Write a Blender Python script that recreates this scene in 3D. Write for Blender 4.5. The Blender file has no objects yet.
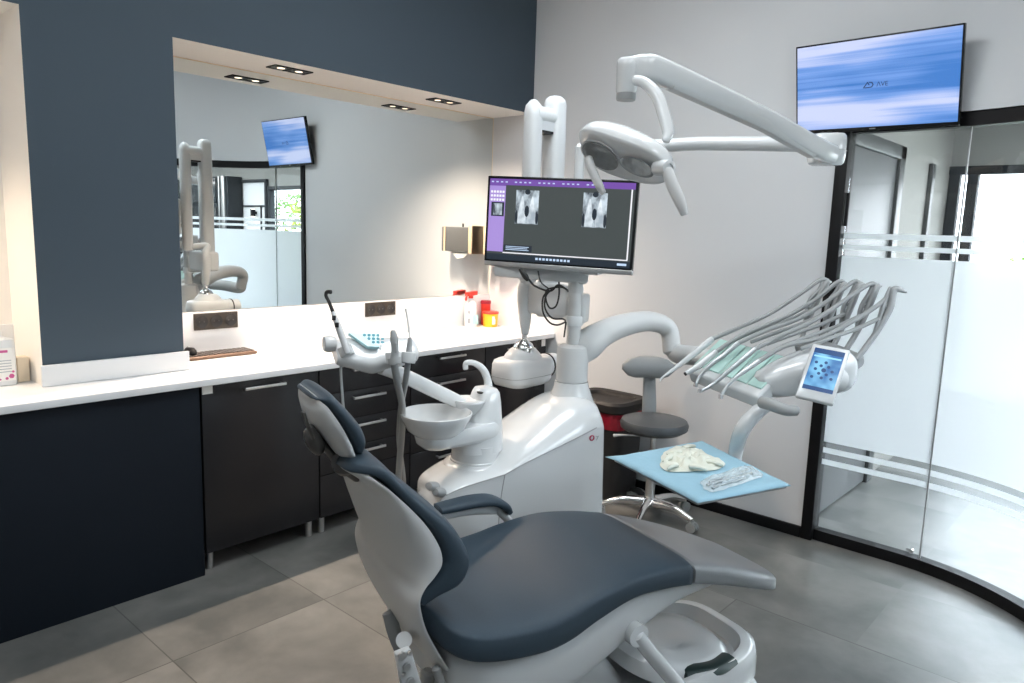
import bpy, math, random
import numpy as np
from mathutils import Vector, noise

random.seed(7)
SC = bpy.context.scene
COL = SC.collection
PI = math.pi

# ------------------------------------------------------------------ camera
FOC = 735.3
H = 1.55
YAW, PITCH, ROLL = [math.radians(a) for a in (41.567, 8.617, 1.817)]
_f = np.array([-math.sin(YAW) * math.cos(PITCH), math.cos(YAW) * math.cos(PITCH), -math.sin(PITCH)])
_r = np.cross(_f, [0, 0, 1.0]); _r /= np.linalg.norm(_r)
_u = np.cross(_r, _f)
R2 = _r * math.cos(ROLL) + _u * math.sin(ROLL)
U2 = -_r * math.sin(ROLL) + _u * math.cos(ROLL)
CAM = np.array([0, 0, H])


def ray(px, py):
    return R2 * ((px - 512) / FOC) - U2 * ((py - 341.5) / FOC) + _f


def pt(px, py, D):
    """a surveyed point: sight line of the photograph at a depth D in metres"""
    return CAM + ray(px, py) * D


# chair frame
CA = math.radians(18)
CD = np.array([math.sin(CA), math.cos(CA), 0]); CN = np.array([math.cos(CA), -math.sin(CA), 0])
OC = np.array([-1.5123, 1.0822, 0])


def W(u, v, z):
    return OC + CD * u + CN * v + np.array([0, 0, z])


def side(px, py, v):
    d = ray(px, py)
    t = (v - (CAM - OC) @ CN) / (d @ CN)
    q = CAM + d * t - OC
    return float(q @ CD), float(q[2])


# ------------------------------------------------------------------ materials
MATS = {}


def principled(name, col, rough=.5, metal=0., spec=.5, coat=0., emis=None, es=0., trans=0., alpha=1., sheen=0.):
    m = bpy.data.materials.new(name); m.use_nodes = True
    b = m.node_tree.nodes['Principled BSDF']
    b.inputs['Base Color'].default_value = (*col, 1)
    b.inputs['Roughness'].default_value = rough
    b.inputs['Metallic'].default_value = metal
    b.inputs['Specular IOR Level'].default_value = spec
    b.inputs['Coat Weight'].default_value = coat
    b.inputs['Coat Roughness'].default_value = .08
    b.inputs['Transmission Weight'].default_value = trans
    b.inputs['Alpha'].default_value = alpha
    if emis:
        b.inputs['Emission Color'].default_value = (*emis, 1)
        b.inputs['Emission Strength'].default_value = es
    MATS[name] = m
    return m


def add_noise(m, scale, amount, bump=0., rough_amt=0., detail=4):
    """procedural mottling and bump on a principled material"""
    nt = m.node_tree; N = nt.nodes; L = nt.links
    b = N['Principled BSDF']
    tc = N.new('ShaderNodeTexCoord'); n = N.new('ShaderNodeTexNoise')
    n.inputs['Scale'].default_value = scale; n.inputs['Detail'].default_value = detail
    L.new(tc.outputs['Object'], n.inputs['Vector'])
    c = b.inputs['Base Color'].default_value[:3]
    mx = N.new('ShaderNodeMix'); mx.data_type = 'RGBA'
    mx.inputs[6].default_value = (*[max(0, x * (1 - amount)) for x in c], 1)
    mx.inputs[7].default_value = (*[min(1, x * (1 + amount)) for x in c], 1)
    L.new(n.outputs['Fac'], mx.inputs[0]); L.new(mx.outputs[2], b.inputs['Base Color'])
    if bump:
        bp = N.new('ShaderNodeBump'); bp.inputs['Strength'].default_value = bump
        bp.inputs['Distance'].default_value = .002
        L.new(n.outputs['Fac'], bp.inputs['Height']); L.new(bp.outputs[0], b.inputs['Normal'])
    return m


def S(r, g, b):
    f = lambda x: ((x / 255 + .055) / 1.055) ** 2.4 if x > 10 else x / 255 / 12.92
    return (f(r), f(g), f(b))


M_WALL = add_noise(principled('white_wall_paint', (.68, .695, .71), .7, spec=.2), 3, .015, .05)
M_NICHE = add_noise(principled('niche_white_paint', (.86, .83, .79), .6, spec=.2), 3, .015, .05)
M_DARK = add_noise(principled('blue_grey_wall_paint', (.062, .085, .108), .75, spec=.25), 4, .03, .05)
M_NAVY = add_noise(principled('navy_panel', (.007, .011, .017), .6, spec=.15), 4, .05)
M_COUNTER = add_noise(principled('white_worktop', (.72, .73, .74), .35, spec=.4), 8, .01)
M_CAB = add_noise(principled('charcoal_gloss_lacquer', (.016, .016, .018), .22, spec=.28), 6, .04)
M_CABIN = principled('black_carcass', (.006, .006, .007), .6)
M_ALU = add_noise(principled('brushed_aluminium', (.6, .6, .6), .35, 1), 60, .05)
M_CHROME = principled('chrome', (.8, .8, .8), .12, 1)
M_BLACK = add_noise(principled('black_powder_coat', (.003, .003, .004), .5, 0, .25), 20, .1)
M_WPL = add_noise(principled('white_gloss_plastic', (.62, .635, .64), .22, coat=.5), 5, .01)
M_WPL2 = add_noise(principled('off_white_satin_plastic', (.56, .57, .57), .4), 5, .015)
M_XR = add_noise(principled('cream_white_enamel', (.68, .70, .71), .3, coat=.2), 5, .01)
M_GPL = add_noise(principled('grey_plastic', (.30, .31, .31), .4), 8, .03)
M_GHOSE = add_noise(principled('grey_silicone_hose', (.28, .29, .29), .38), 30, .04)
M_STEEL = principled('steel_handpiece', (.42, .44, .45), .32, .8)
M_LEATH = add_noise(principled('slate_blue_leather', (.030, .048, .066), .5, spec=.3), 180, .08, .12)
M_PLATE = add_noise(principled('grey_foot_cover', (.19, .20, .21), .28, coat=.3), 30, .04)
M_STOOL = add_noise(principled('grey_stool_leather', (.06, .068, .075), .4), 150, .06, .1)
M_STOOLB = add_noise(principled('mid_grey_stool_plastic', (.26, .275, .28), .45), 40, .04)
M_DMET = add_noise(principled('dark_bracket_metal', (.10, .095, .09), .4, .6), 20, .08)
M_TEAL = add_noise(principled('mint_silicone', (.45, .66, .61), .5), 12, .03)
M_LTEAL = principled('pale_teal_panel', (.42, .68, .72), .3)
M_TEALD = principled('teal_key', (.02, .22, .28), .4)
M_BRONZE = add_noise(principled('dark_bronze_plate', (.045, .036, .028), .35, .3), 15, .06)
M_SOCK = principled('socket_insert', (.012, .01, .009), .4)
M_BROWN = add_noise(principled('brown_keyboard', (.17, .10, .065), .45, .2), 40, .08)
M_KEY = add_noise(principled('bronze_keys', (.045, .035, .03), .4), 60, .1)
M_RED = principled('red_plastic', (.62, .035, .02), .35)
M_REDB = add_noise(principled('crimson_bag_film', (.30, .008, .025), .35), 40, .3, .4)
M_YEL = principled('yellow_plastic', (.80, .45, .02), .3)
M_BIN = add_noise(principled('black_bin_plastic', (.016, .016, .017), .45), 30, .1)
M_BINL = add_noise(principled('brown_black_bin_lid', (.02, .018, .017), .55, spec=.25), 30, .1)
M_BLUE = add_noise(principled('pale_blue_drape', (.27, .45, .55), .75), 60, .05, .5)
M_PAPER = add_noise(principled('white_paper', (.80, .79, .76), .8), 30, .02, .3)
M_GLOVE = add_noise(principled('cream_latex', (.66, .67, .58), .5), 35, .05, .6)
M_TAN = principled('tan_panel', (.75, .60, .42), .5)
M_WOOD = add_noise(principled('pale_cream_carton', (.72, .62, .48), .6), 20, .04)
M_MAG = principled('magenta_print', (.55, .10, .28), .5)
M_GREYP = principled('grey_print', (.35, .38, .42), .5)
M_DISP = add_noise(principled('grey_dispenser_steel', (.20, .20, .195), .4, .35), 12, .04)
M_LEAF = add_noise(principled('green_leaves', (.10, .22, .03), .6), 6, .5)
M_LEAFY = add_noise(principled('yellow_green_leaves', (.40, .48, .05), .6), 6, .4)
M_DOOR = add_noise(principled('grey_door_laminate', (.11, .115, .12), .45), 3, .03)
M_DOORF = add_noise(principled('graphite_door_frame', (.05, .055, .055), .4), 3, .05)
M_HALL = add_noise(principled('warm_grey_hall_paint', (.28, .28, .265), .7), 3, .02)
M_GREYWIN = add_noise(principled('anthracite_window_frame', (.02, .024, .028), .6, spec=.2), 9, .05)
M_DARKGL = principled('dark_glass_panel', (.02, .025, .03), .08, coat=.5)
M_RUBBER = principled('black_rubber', (.008, .008, .008), .55)
M_PAD = principled('dark_green_rubber', (.012, .03, .03), .35)
M_CRIM = principled('crimson_mark', (.35, .01, .06), .4)
M_SCREENG = principled('black_screen_bezel', (.006, .006, .007), .2)
M_LENS = add_noise(principled('smoked_reflector', (.34, .36, .37), .22, .5), 45, .5, .6)
M_FILM = principled('clear_pouch_film', (.75, .85, .88), .15, alpha=.45, coat=.4)
M_MIRROR = principled('mirror_silver', (.80, .84, .835), .0, 1)
M_TERRA = principled('garden_ground', (.35, .36, .30), .9)


def mat_floor():
    m = bpy.data.materials.new('grey_stone_tiles'); m.use_nodes = True
    nt = m.node_tree; N = nt.nodes; L = nt.links; b = N['Principled BSDF']
    geo = N.new('ShaderNodeNewGeometry'); sep = N.new('ShaderNodeSeparateXYZ')
    L.new(geo.outputs['Position'], sep.inputs[0])

    def mth(op, a, bb, clamp=False):
        n = N.new('ShaderNodeMath'); n.operation = op; n.use_clamp = clamp
        for i, v in enumerate((a, bb)):
            if v is None: continue
            if isinstance(v, (int, float)): n.inputs[i].default_value = v
            else: L.new(v, n.inputs[i])
        return n.outputs[0]
    def joint(sock, off, pitch, w):
        a = mth('DIVIDE', mth('SUBTRACT', sock, off), pitch)
        fr = mth('FRACT', a, None)
        d = mth('ABSOLUTE', mth('SUBTRACT', fr, .5), None)      # .5 at a joint
        return mth('GREATER_THAN', d, .5 - w / pitch / 2), mth('FLOOR', a, None)
    shift = mth('MULTIPLY', mth('GREATER_THAN', sep.outputs[1], 2.905), .75)
    jx, ix = joint(mth('ADD', sep.outputs[0], shift), -2.468, 1.24, .005)
    jy, iy = joint(sep.outputs[1], 1.025, .625, .005)
    jy = mth('MULTIPLY', jy, mth('LESS_THAN', sep.outputs[1], 3.2))
    jx = mth('MULTIPLY', jx, mth('LESS_THAN', sep.outputs[1], 2.905))
    j = mth('MAXIMUM', jx, jy)
    cell = N.new('ShaderNodeCombineXYZ'); L.new(ix, cell.inputs[0]); L.new(iy, cell.inputs[1])
    wn = N.new('ShaderNodeTexWhiteNoise'); L.new(cell.outputs[0], wn.inputs[0])
    # cloudy stone
    off = N.new('ShaderNodeVectorMath'); off.operation = 'ADD'
    sc = N.new('ShaderNodeVectorMath'); sc.operation = 'SCALE'; sc.inputs['Scale'].default_value = 9
    L.new(wn.outputs['Color'], sc.inputs[0]); L.new(geo.outputs['Position'], off.inputs[0]); L.new(sc.outputs[0], off.inputs[1])
    n1 = N.new('ShaderNodeTexNoise'); n1.inputs['Scale'].default_value = 2.6; n1.inputs['Detail'].default_value = 8; n1.inputs['Roughness'].default_value = .55; n1.inputs['Distortion'].default_value = .25
    L.new(off.outputs[0], n1.inputs['Vector'])
    cr = N.new('ShaderNodeValToRGB')
    e = cr.color_ramp.elements
    e[0].position = .36; e[0].color = (.095, .100, .097, 1)
    e[1].position = .66; e[1].color = (.205, .205, .195, 1)
    L.new(n1.outputs['Fac'], cr.inputs[0])
    mx = N.new('ShaderNodeMix'); mx.data_type = 'RGBA'; mx.inputs[7].default_value = (.055, .055, .052, 1)
    L.new(mth('MULTIPLY', j, .8), mx.inputs[0]); L.new(cr.outputs[0], mx.inputs[6])
    hs = N.new('ShaderNodeHueSaturation'); L.new(mx.outputs[2], hs.inputs['Color'])
    L.new(mth('ADD', mth('MULTIPLY', wn.outputs['Value'], .14), .93), hs.inputs['Value'])
    L.new(hs.outputs[0], b.inputs['Base Color'])
    L.new(mth('ADD', mth('MULTIPLY', n1.outputs['Fac'], .12), .28), b.inputs['Roughness'])
    b.inputs['Specular IOR Level'].default_value = .45
    bp = N.new('ShaderNodeBump'); bp.inputs['Strength'].default_value = .15; bp.inputs['Distance'].default_value = .001
    L.new(mth('SUBTRACT', n1.outputs['Fac'], mth('MULTIPLY', j, 1.5)), bp.inputs['Height']); L.new(bp.outputs[0], b.inputs['Normal'])
    return m


def mat_glass():
    m = bpy.data.materials.new('clear_glass'); m.use_nodes = True
    nt = m.node_tree; N = nt.nodes; L = nt.links
    N.remove(N['Principled BSDF'])
    t = N.new('ShaderNodeBsdfTransparent'); t.inputs[0].default_value = (.96, .97, .98, 1)
    g = N.new('ShaderNodeBsdfGlossy'); g.inputs['Roughness'].default_value = .02
    f = N.new('ShaderNodeFresnel')
    ge = N.new('ShaderNodeNewGeometry'); mr_ = N.new('ShaderNodeMapRange'); mr_.inputs[3].default_value = 1.45; mr_.inputs[4].default_value = 1 / 1.45
    L.new(ge.outputs['Backfacing'], mr_.inputs[0]); L.new(mr_.outputs[0], f.inputs['IOR'])
    mx = N.new('ShaderNodeMixShader')
    L.new(f.outputs[0], mx.inputs[0]); L.new(t.outputs[0], mx.inputs[1]); L.new(g.outputs[0], mx.inputs[2])
    L.new(mx.outputs[0], N['Material Output'].inputs[0])
    return m


def mat_frost():
    m = bpy.data.materials.new('frosted_film'); m.use_nodes = True
    nt = m.node_tree; N = nt.nodes; L = nt.links
    N.remove(N['Principled BSDF'])
    t = N.new('ShaderNodeBsdfTranslucent'); t.inputs[0].default_value = (.95, .97, .99, 1)
    d = N.new('ShaderNodeBsdfDiffuse'); d.inputs[0].default_value = (.90, .92, .94, 1)
    r = N.new('ShaderNodeBsdfRefraction'); r.inputs['Roughness'].default_value = .8; r.inputs['IOR'].default_value = 1.02
    r.inputs[0].default_value = (.95, .97, .97, 1)
    a = N.new('ShaderNodeMixShader'); a.inputs[0].default_value = .25
    L.new(t.outputs[0], a.inputs[1]); L.new(d.outputs[0], a.inputs[2])
    c = N.new('ShaderNodeMixShader'); c.inputs[0].default_value = .22
    L.new(a.outputs[0], c.inputs[1]); L.new(r.outputs[0], c.inputs[2])
    L.new(c.outputs[0], N['Material Output'].inputs[0])
    return m


def emis(name, col, s):
    m = bpy.data.materials.new(name); m.use_nodes = True
    b = m.node_tree.nodes['Principled BSDF']
    b.inputs['Base Color'].default_value = (.01, .01, .01, 1)
    b.inputs['Roughness'].default_value = .25
    b.inputs['Emission Color'].default_value = (*col, 1); b.inputs['Emission Strength'].default_value = s
    return m


def mat_tv():
    """streaks of pale light over blue, as the wallpaper on the television"""
    m = emis('tv_picture', (1, 1, 1), .8)
    nt = m.node_tree; N = nt.nodes; L = nt.links; b = N['Principled BSDF']
    tc = N.new('ShaderNodeTexCoord'); mp = N.new('ShaderNodeMapping')
    L.new(tc.outputs['Generated'], mp.inputs[0])
    mp.inputs['Rotation'].default_value = (0, math.radians(16), 0)
    mp.inputs['Scale'].default_value = (.8, 1, 2.2)
    nz = N.new('ShaderNodeTexNoise'); nz.inputs['Scale'].default_value = 1.25; nz.inputs['Detail'].default_value = 1.5
    L.new(mp.outputs[0], nz.inputs['Vector'])
    mp2 = N.new('ShaderNodeMapping'); mp2.inputs['Rotation'].default_value = (0, math.radians(10), 0); mp2.inputs['Scale'].default_value = (.3, 1, 13)
    L.new(tc.outputs['Generated'], mp2.inputs[0])
    wv = N.new('ShaderNodeTexNoise'); wv.inputs['Scale'].default_value = 2.2; wv.inputs['Detail'].default_value = 2
    L.new(mp2.outputs[0], wv.inputs['Vector'])
    ad = N.new('ShaderNodeMath'); ad.operation = 'MULTIPLY_ADD'; ad.inputs[1].default_value = .30
    L.new(wv.outputs['Fac'], ad.inputs[0]); L.new(nz.outputs['Fac'], ad.inputs[2])
    cr = N.new('ShaderNodeValToRGB'); e = cr.color_ramp.elements
    e[0].position = .46; e[0].color = (*S(62, 120, 196), 1)
    e[1].position = .78; e[1].color = (*S(196, 206, 242), 1)
    x = e.new(.60); x.color = (*S(112, 154, 222), 1)
    L.new(ad.outputs[0], cr.inputs[0]); L.new(cr.outputs[0], b.inputs['Emission Color'])
    return m


def mat_xray():
    m = emis('radiograph', (1, 1, 1), .9)
    nt = m.node_tree; N = nt.nodes; L = nt.links; b = N['Principled BSDF']
    tc = N.new('ShaderNodeTexCoord'); mp = N.new('ShaderNodeMapping'); mp.inputs['Scale'].default_value = (13, 13, 7)
    nz = N.new('ShaderNodeTexNoise'); nz.inputs['Scale'].default_value = 2.2; nz.inputs['Detail'].default_value = 4
    L.new(tc.outputs['Object'], mp.inputs[0]); L.new(mp.outputs[0], nz.inputs['Vector'])
    cr = N.new('ShaderNodeValToRGB'); e = cr.color_ramp.elements
    e[0].position = .38; e[0].color = (*S(60, 66, 74), 1)
    e[1].position = .60; e[1].color = (*S(190, 204, 214), 1)
    L.new(nz.outputs['Fac'], cr.inputs[0]); L.new(cr.outputs[0], b.inputs['Emission Color'])
    return m


def mat_touch():
    m = emis('touchscreen_picture', (1, 1, 1), .9)
    nt = m.node_tree; N = nt.nodes; L = nt.links; b = N['Principled BSDF']
    tc = N.new('ShaderNodeTexCoord'); nz = N.new('ShaderNodeTexNoise'); nz.inputs['Scale'].default_value = 14
    L.new(tc.outputs['Object'], nz.inputs['Vector'])
    cr = N.new('ShaderNodeValToRGB'); e = cr.color_ramp.elements
    e[0].position = .4; e[0].color = (*S(28, 96, 160), 1)
    e[1].position = .62; e[1].color = (*S(120, 186, 226), 1)
    L.new(nz.outputs['Fac'], cr.inputs[0]); L.new(cr.outputs[0], b.inputs['Emission Color'])
    return m


M_FLOOR = mat_floor(); M_GLASS = mat_glass(); M_FROST = mat_frost()
M_TV = mat_tv(); M_XRAY = mat_xray(); M_TOOTH = mat_xray(); M_TOOTH.name = 'radiograph_tooth'
_e = [n for n in M_TOOTH.node_tree.nodes if n.type == 'VALTORGB'][0].color_ramp.elements; _e[0].color = (*S(150, 162, 172), 1); _e[1].color = (*S(215, 224, 230), 1); M_TOUCH = mat_touch()
E_PURP = emis('purple_toolbar', S(100, 66, 145), 1); E_LILAC = emis('lilac_sidebar', S(146, 124, 188), 1)
E_DGREY = emis('dark_workspace', S(56, 62, 62), 1); E_NAVY = emis('navy_taskbar', S(24, 34, 44), 1)
E_ICON = emis('pale_icons', S(170, 190, 215), 1); E_WHITE = emis('white_scrollbar', S(215, 215, 220), 1)
E_BLACKL = emis('dark_logo_ink', S(28, 40, 70), 1); E_BUBBLE = emis('navy_bubbles', S(20, 60, 110), 1)
E_LBLUE = emis('light_blue_strip', S(140, 200, 235), 1)
E_SPOT = emis('warm_spot_lens', (1, .78, .55), 1.5)
E_SCON = emis('sconce_lens', (1, .9, .75), 10.0)


# ------------------------------------------------------------------ mesh helpers
class G:
    def __init__(s):
        s.v = []; s.f = []

    def add(s, vs, fs):
        o = len(s.v); s.v += [tuple(float(c) for c in p) for p in vs]; s.f += [tuple(o + i for i in f) for f in fs]
        return s

    def box(s, x0, x1, y0, y1, z0, z1):
        return s.obox([(x0 + x1) / 2, (y0 + y1) / 2, (z0 + z1) / 2], [(x1 - x0) / 2, 0, 0], [0, (y1 - y0) / 2, 0], [0, 0, (z1 - z0) / 2])

    def obox(s, c, a, b, d):
        c, a, b, d = [np.array(q, float) for q in (c, a, b, d)]
        if np.dot(np.cross(a, b), d) < 0: a = -a
        vs = [c + i * a + j * b + k * d for k in (-1, 1) for i, j in ((-1, -1), (1, -1), (1, 1), (-1, 1))]
        return s.add(vs, [(3, 2, 1, 0), (4, 5, 6, 7), (0, 1, 5, 4), (1, 2, 6, 5), (2, 3, 7, 6), (3, 0, 4, 7)])

    def quadbox(s, p, th):
        """slab: four corner points (in order) pushed back along the normal by th"""
        p = [np.array(q, float) for q in p]
        n = np.cross(p[1] - p[0], p[3] - p[0]); n /= np.linalg.norm(n)
        vs = p + [q - n * th for q in p]
        return s.add(vs, [(0, 1, 2, 3), (7, 6, 5, 4), (0, 4, 5, 1), (1, 5, 6, 2), (2, 6, 7, 3), (3, 7, 4, 0)])

    def loft(s, rings, cap=True, closed=True):
        n = len(rings[0]); vs = [q for r in rings for q in r]; fs = []
        for i in range(len(rings) - 1):
            for j in range(n if closed else n - 1):
                k = (j + 1) % n
                fs.append((i * n + j, i * n + k, (i + 1) * n + k, (i + 1) * n + j))
        if cap:
            fs.append(tuple(range(n - 1, -1, -1))); m = (len(rings) - 1) * n
            fs.append(tuple(m + j for j in range(n)))
        return s.add(vs, fs)

    def tube(s, pts, rad, n=12, smooth=True, k=8, ref=None, flat=1., ends=True, ex=2.):
        """swept ellipse (rad * flat across ref) along a smoothed path"""
        P = np.array(pts, float); Rr = np.array([rad] * len(P) if np.isscalar(rad) else rad, float)
        if smooth and len(P) > 2:
            P, Rr = catmull(P, k), catmull(Rr[:, None], k)[:, 0]
        T = np.gradient(P, axis=0); T /= np.maximum(np.linalg.norm(T, axis=1)[:, None], 1e-9)
        up = np.array(ref if ref is not None else ([0, 0, 1] if abs(T[0][2]) < .9 else [1, 0, 0]), float)
        rings = []
        a = None
        for p, t, r in zip(P, T, Rr):
            if ref is not None: a = up - t * (up @ t)
            else:
                a = up - t * (up @ t) if a is None else a - t * (a @ t)
            a = a / np.linalg.norm(a); b = np.cross(t, a)
            rings.append([p + a * r * sgp(math.cos(q), ex) + b * r * flat * sgp(math.sin(q), ex) for q in np.linspace(0, 2 * PI, n, endpoint=False)])
        if ends:
            rings = [dome(rings[0], -T[0] * Rr[0] * .35, .6)] + rings + [dome(rings[-1], T[-1] * Rr[-1] * .35, .6)]
        return s.loft(rings)

    def cyl(s, a, b, r, r2=None, n=24):
        a, b = np.array(a, float), np.array(b, float)
        t = (b - a) / np.linalg.norm(b - a)
        x = np.cross(t, [0, 0, 1] if abs(t[2]) < .9 else [1, 0, 0]); x /= np.linalg.norm(x); y = np.cross(t, x)
        A = np.linspace(0, 2 * PI, n, endpoint=False); r2 = r if r2 is None else r2
        return s.loft([[c + (x * math.cos(q) + y * math.sin(q)) * rr for q in A] for c, rr in ((a, r), (b, r2))])

    def lathe(s, c, prof, n=40, axis=(0, 0, 1), sx=1., sy=1.):
        c = np.array(c, float); t = np.array(axis, float); t /= np.linalg.norm(t)
        x = np.cross([0, 1, 0] if abs(t[1]) < .9 else [1, 0, 0], t); x /= np.linalg.norm(x); y = np.cross(t, x)
        A = np.linspace(0, 2 * PI, n, endpoint=False)
        return s.loft([[c + t * z + (x * math.cos(q) * sx + y * math.sin(q) * sy) * max(r, 1e-4) for q in A] for r, z in prof])

    def prism(s, poly, off):
        n = len(poly); P = [np.array(q, float) for q in poly]; o = np.array(off, float)
        nn = sum((np.cross(P[i] - P[0], P[(i + 1) % n] - P[0]) for i in range(1, n - 1)), np.zeros(3))
        if nn @ o < 0: P = P[::-1]
        return s.add(P + [q + o for q in P], [tuple(range(n - 1, -1, -1)), tuple(range(n, 2 * n))] + [(i, (i + 1) % n, n + (i + 1) % n, n + i) for i in range(n)])


def sgp(x, e):
    return math.copysign(abs(x) ** (2. / e), x)


def dome(ring, off, sc):
    c = sum(ring) / len(ring)
    return [c + (q - c) * sc + off for q in ring]


def catmull(P, k):
    P = np.array(P, float); out = []
    Q = np.vstack([2 * P[0] - P[1], P, 2 * P[-1] - P[-2]])
    for i in range(1, len(Q) - 2):
        for t in np.linspace(0, 1, k, endpoint=False):
            a, b, c, d = Q[i - 1:i + 3]
            out.append(.5 * (2 * b + (c - a) * t + (2 * a - 5 * b + 4 * c - d) * t * t + (3 * b - a - 3 * c + d) * t ** 3))
    out.append(P[-1]); return np.array(out)


def tag(o, label=None, cat=None, group=None, kind=None):
    if label: o['label'] = label
    if cat: o['category'] = cat
    if group: o['group'] = group
    if kind: o['kind'] = kind
    return o


def thing(name, loc, label=None, cat=None, group=None, kind=None):
    o = bpy.data.objects.new(name, None); COL.objects.link(o)
    o.location = [float(c) for c in loc]; o.empty_display_size = .1
    return tag(o, label, cat, group, kind)


def root_loc(o):
    L = np.zeros(3)
    while o is not None:
        L = L + np.array(o.location); o = o.parent
    return L


def obj(name, g, mat, parent=None, bevel=0, seg=3, smooth=40, sub=0, label=None, loc=None):
    """link the shapes in g as ONE mesh object; g is in world coordinates"""
    if parent is not None: base = root_loc(parent); L = base if loc is None else np.array(loc, float)
    else: base = np.zeros(3); L = np.zeros(3) if loc is None else np.array(loc, float)
    me = bpy.data.meshes.new(name)
    me.from_pydata([tuple(np.array(v) - L) for v in g.v], [], g.f)
    me.update()
    import bmesh
    bm = bmesh.new(); bm.from_mesh(me); bmesh.ops.recalc_face_normals(bm, faces=bm.faces); bm.to_mesh(me); bm.free()
    o = bpy.data.objects.new(name, me); COL.objects.link(o)
    o.location = [float(c) for c in (L - base)]
    if parent is not None: o.parent = parent
    for m in (mat if isinstance(mat, (list, tuple)) else [mat]): me.materials.append(m)
    if smooth:
        for p in me.polygons: p.use_smooth = True
        me.set_sharp_from_angle(angle=math.radians(smooth))
    if bevel:
        b = o.modifiers.new('bevel', 'BEVEL'); b.width = bevel; b.segments = seg; b.limit_method = 'ANGLE'; b.angle_limit = math.radians(35)
        b.harden_normals = False
        for p in me.polygons: p.use_smooth = True
        me.set_sharp_from_angle(angle=math.radians(180 if not smooth else max(smooth, 100)))
    if sub:
        q = o.modifiers.new('sub', 'SUBSURF'); q.levels = sub; q.render_levels = sub
    if label: o['label'] = label
    return o


def struct(name, g, mat, **k):
    o = obj(name, g, mat, **k); o['kind'] = 'structure'; return o


def text_mesh(txt, size, origin, xdir, ydir, depth=.0006):
    cu = bpy.data.curves.new('t', 'FONT'); cu.body = txt; cu.size = size; cu.extrude = 0
    cu.align_x = 'CENTER'; cu.align_y = 'CENTER'
    o = bpy.data.objects.new('t', cu); COL.objects.link(o)
    dg = bpy.context.evaluated_depsgraph_get()
    me = bpy.data.meshes.new_from_object(o.evaluated_get(dg))
    g = G(); x, y, c = [np.array(q, float) for q in (xdir, ydir, origin)]
    g.add([c + x * v.co.x + y * v.co.y for v in me.vertices], [tuple(p.vertices) for p in me.polygons])
    bpy.data.objects.remove(o); bpy.data.meshes.remove(me); bpy.data.curves.remove(cu)
    return g


# ------------------------------------------------------------------ the room
YB = 3.79            # back wall
XD = -3.239          # dark wall plane
XM = -3.6            # niche back / mirror
CEIL = 3.2
CT = .885            # worktop height

struct('floor', G().box(-3.75, 9, -2.2, 6.6, -.05, 0), M_FLOOR, smooth=0)
struct('ceiling', G().box(-3.75, 1.75, -2.2, 3.95, CEIL, CEIL + .1), M_WALL, smooth=0)
struct('ceiling_hall', G().box(-1.45, 9, 3.951, 6.6, 2.75, 2.85), M_WALL, smooth=0)

struct('wall_niche', G().box(-3.75, XM, -2.2, YB + .11, 0, CEIL), M_NICHE, smooth=0)
# dark painted wall: a box whose front face is blue grey and whose reveals are white
def two_tone(name, g):
    o = struct(name, g, [M_NICHE, M_DARK], smooth=0)
    for p in o.data.polygons:
        p.material_index = 1 if p.normal.x > .9 else 0
    return o
two_tone('wall_left', G().box(XM, XD, -2.2, YB, 2.305, CEIL))
two_tone('wall_column', G().box(XM, XD, .893, 1.447, CT, 2.305))
two_tone('wall_far_left', G().box(XM, XD, -2.2, -.9, CT, 2.305))
struct('trim_1', G().box(XD, XD + .016, .885, 1.465, CT + .001, CT + .085), M_COUNTER, bevel=.002)
struct('trim_2', G().box(XM, XM + .014, -.9, .892, CT + .001, 1.095), M_COUNTER, bevel=.001)
struct('trim_3', G().box(XM, XM + .014, 1.448, YB - .001, CT + .001, 1.095), M_COUNTER, bevel=.001)

struct('wall_back', G().box(-3.6, -1.282, YB, YB + .11, 0, CEIL), M_WALL, smooth=0)
struct('baseboard_back', G().box(-2.98, -1.285, YB - .018, YB, 0, .058), M_BLACK, bevel=.002)
struct('wall_front', G().box(-3.6, 1.6, -2.2, -2.1, 0, CEIL), M_WALL, smooth=0)
struct('wall_right', G().box(1.6, 1.7, -2.2, 1.9, 0, CEIL), M_WALL, smooth=0)
struct('wall_corner', G().box(.95, 1.6, 1.76, 1.86, 0, CEIL), M_WALL, smooth=0)

# curved glass wall
path = [(-1.225, 3.83), (-1.0, 3.83), (-.85, 3.83)]
path += [(-.85 + .90 * math.sin(a), 2.93 + .90 * math.cos(a)) for a in [math.radians(q) for q in (3.8, 7.6, 12, 16.5)] + list(np.linspace(math.radians(21), PI / 2, 15))]
path += [(.05, 2.85), (.05, 2.7)]
path += [(.95 - .9 * math.cos(a), 2.7 - .9 * math.sin(a)) for a in np.linspace(0, PI / 2, 14)[1:]]
PA = np.array(path)
_t = np.gradient(PA, axis=0); _t /= np.linalg.norm(_t, axis=1)[:, None]; PN = np.stack([-_t[:, 1], _t[:, 0]], 1)   # outward (hall side)


def strip(z0, z1, o0, o1, i0=0, i1=None):
    i1 = len(PA) if i1 is None else i1
    rings = []
    for p, n in zip(PA[i0:i1], PN[i0:i1]):
        a, b = p + n * o0, p + n * o1
        rings.append([np.array([*a, z0]), np.array([*b, z0]), np.array([*b, z1]), np.array([*a, z1])])
    return G().loft(rings)


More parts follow.
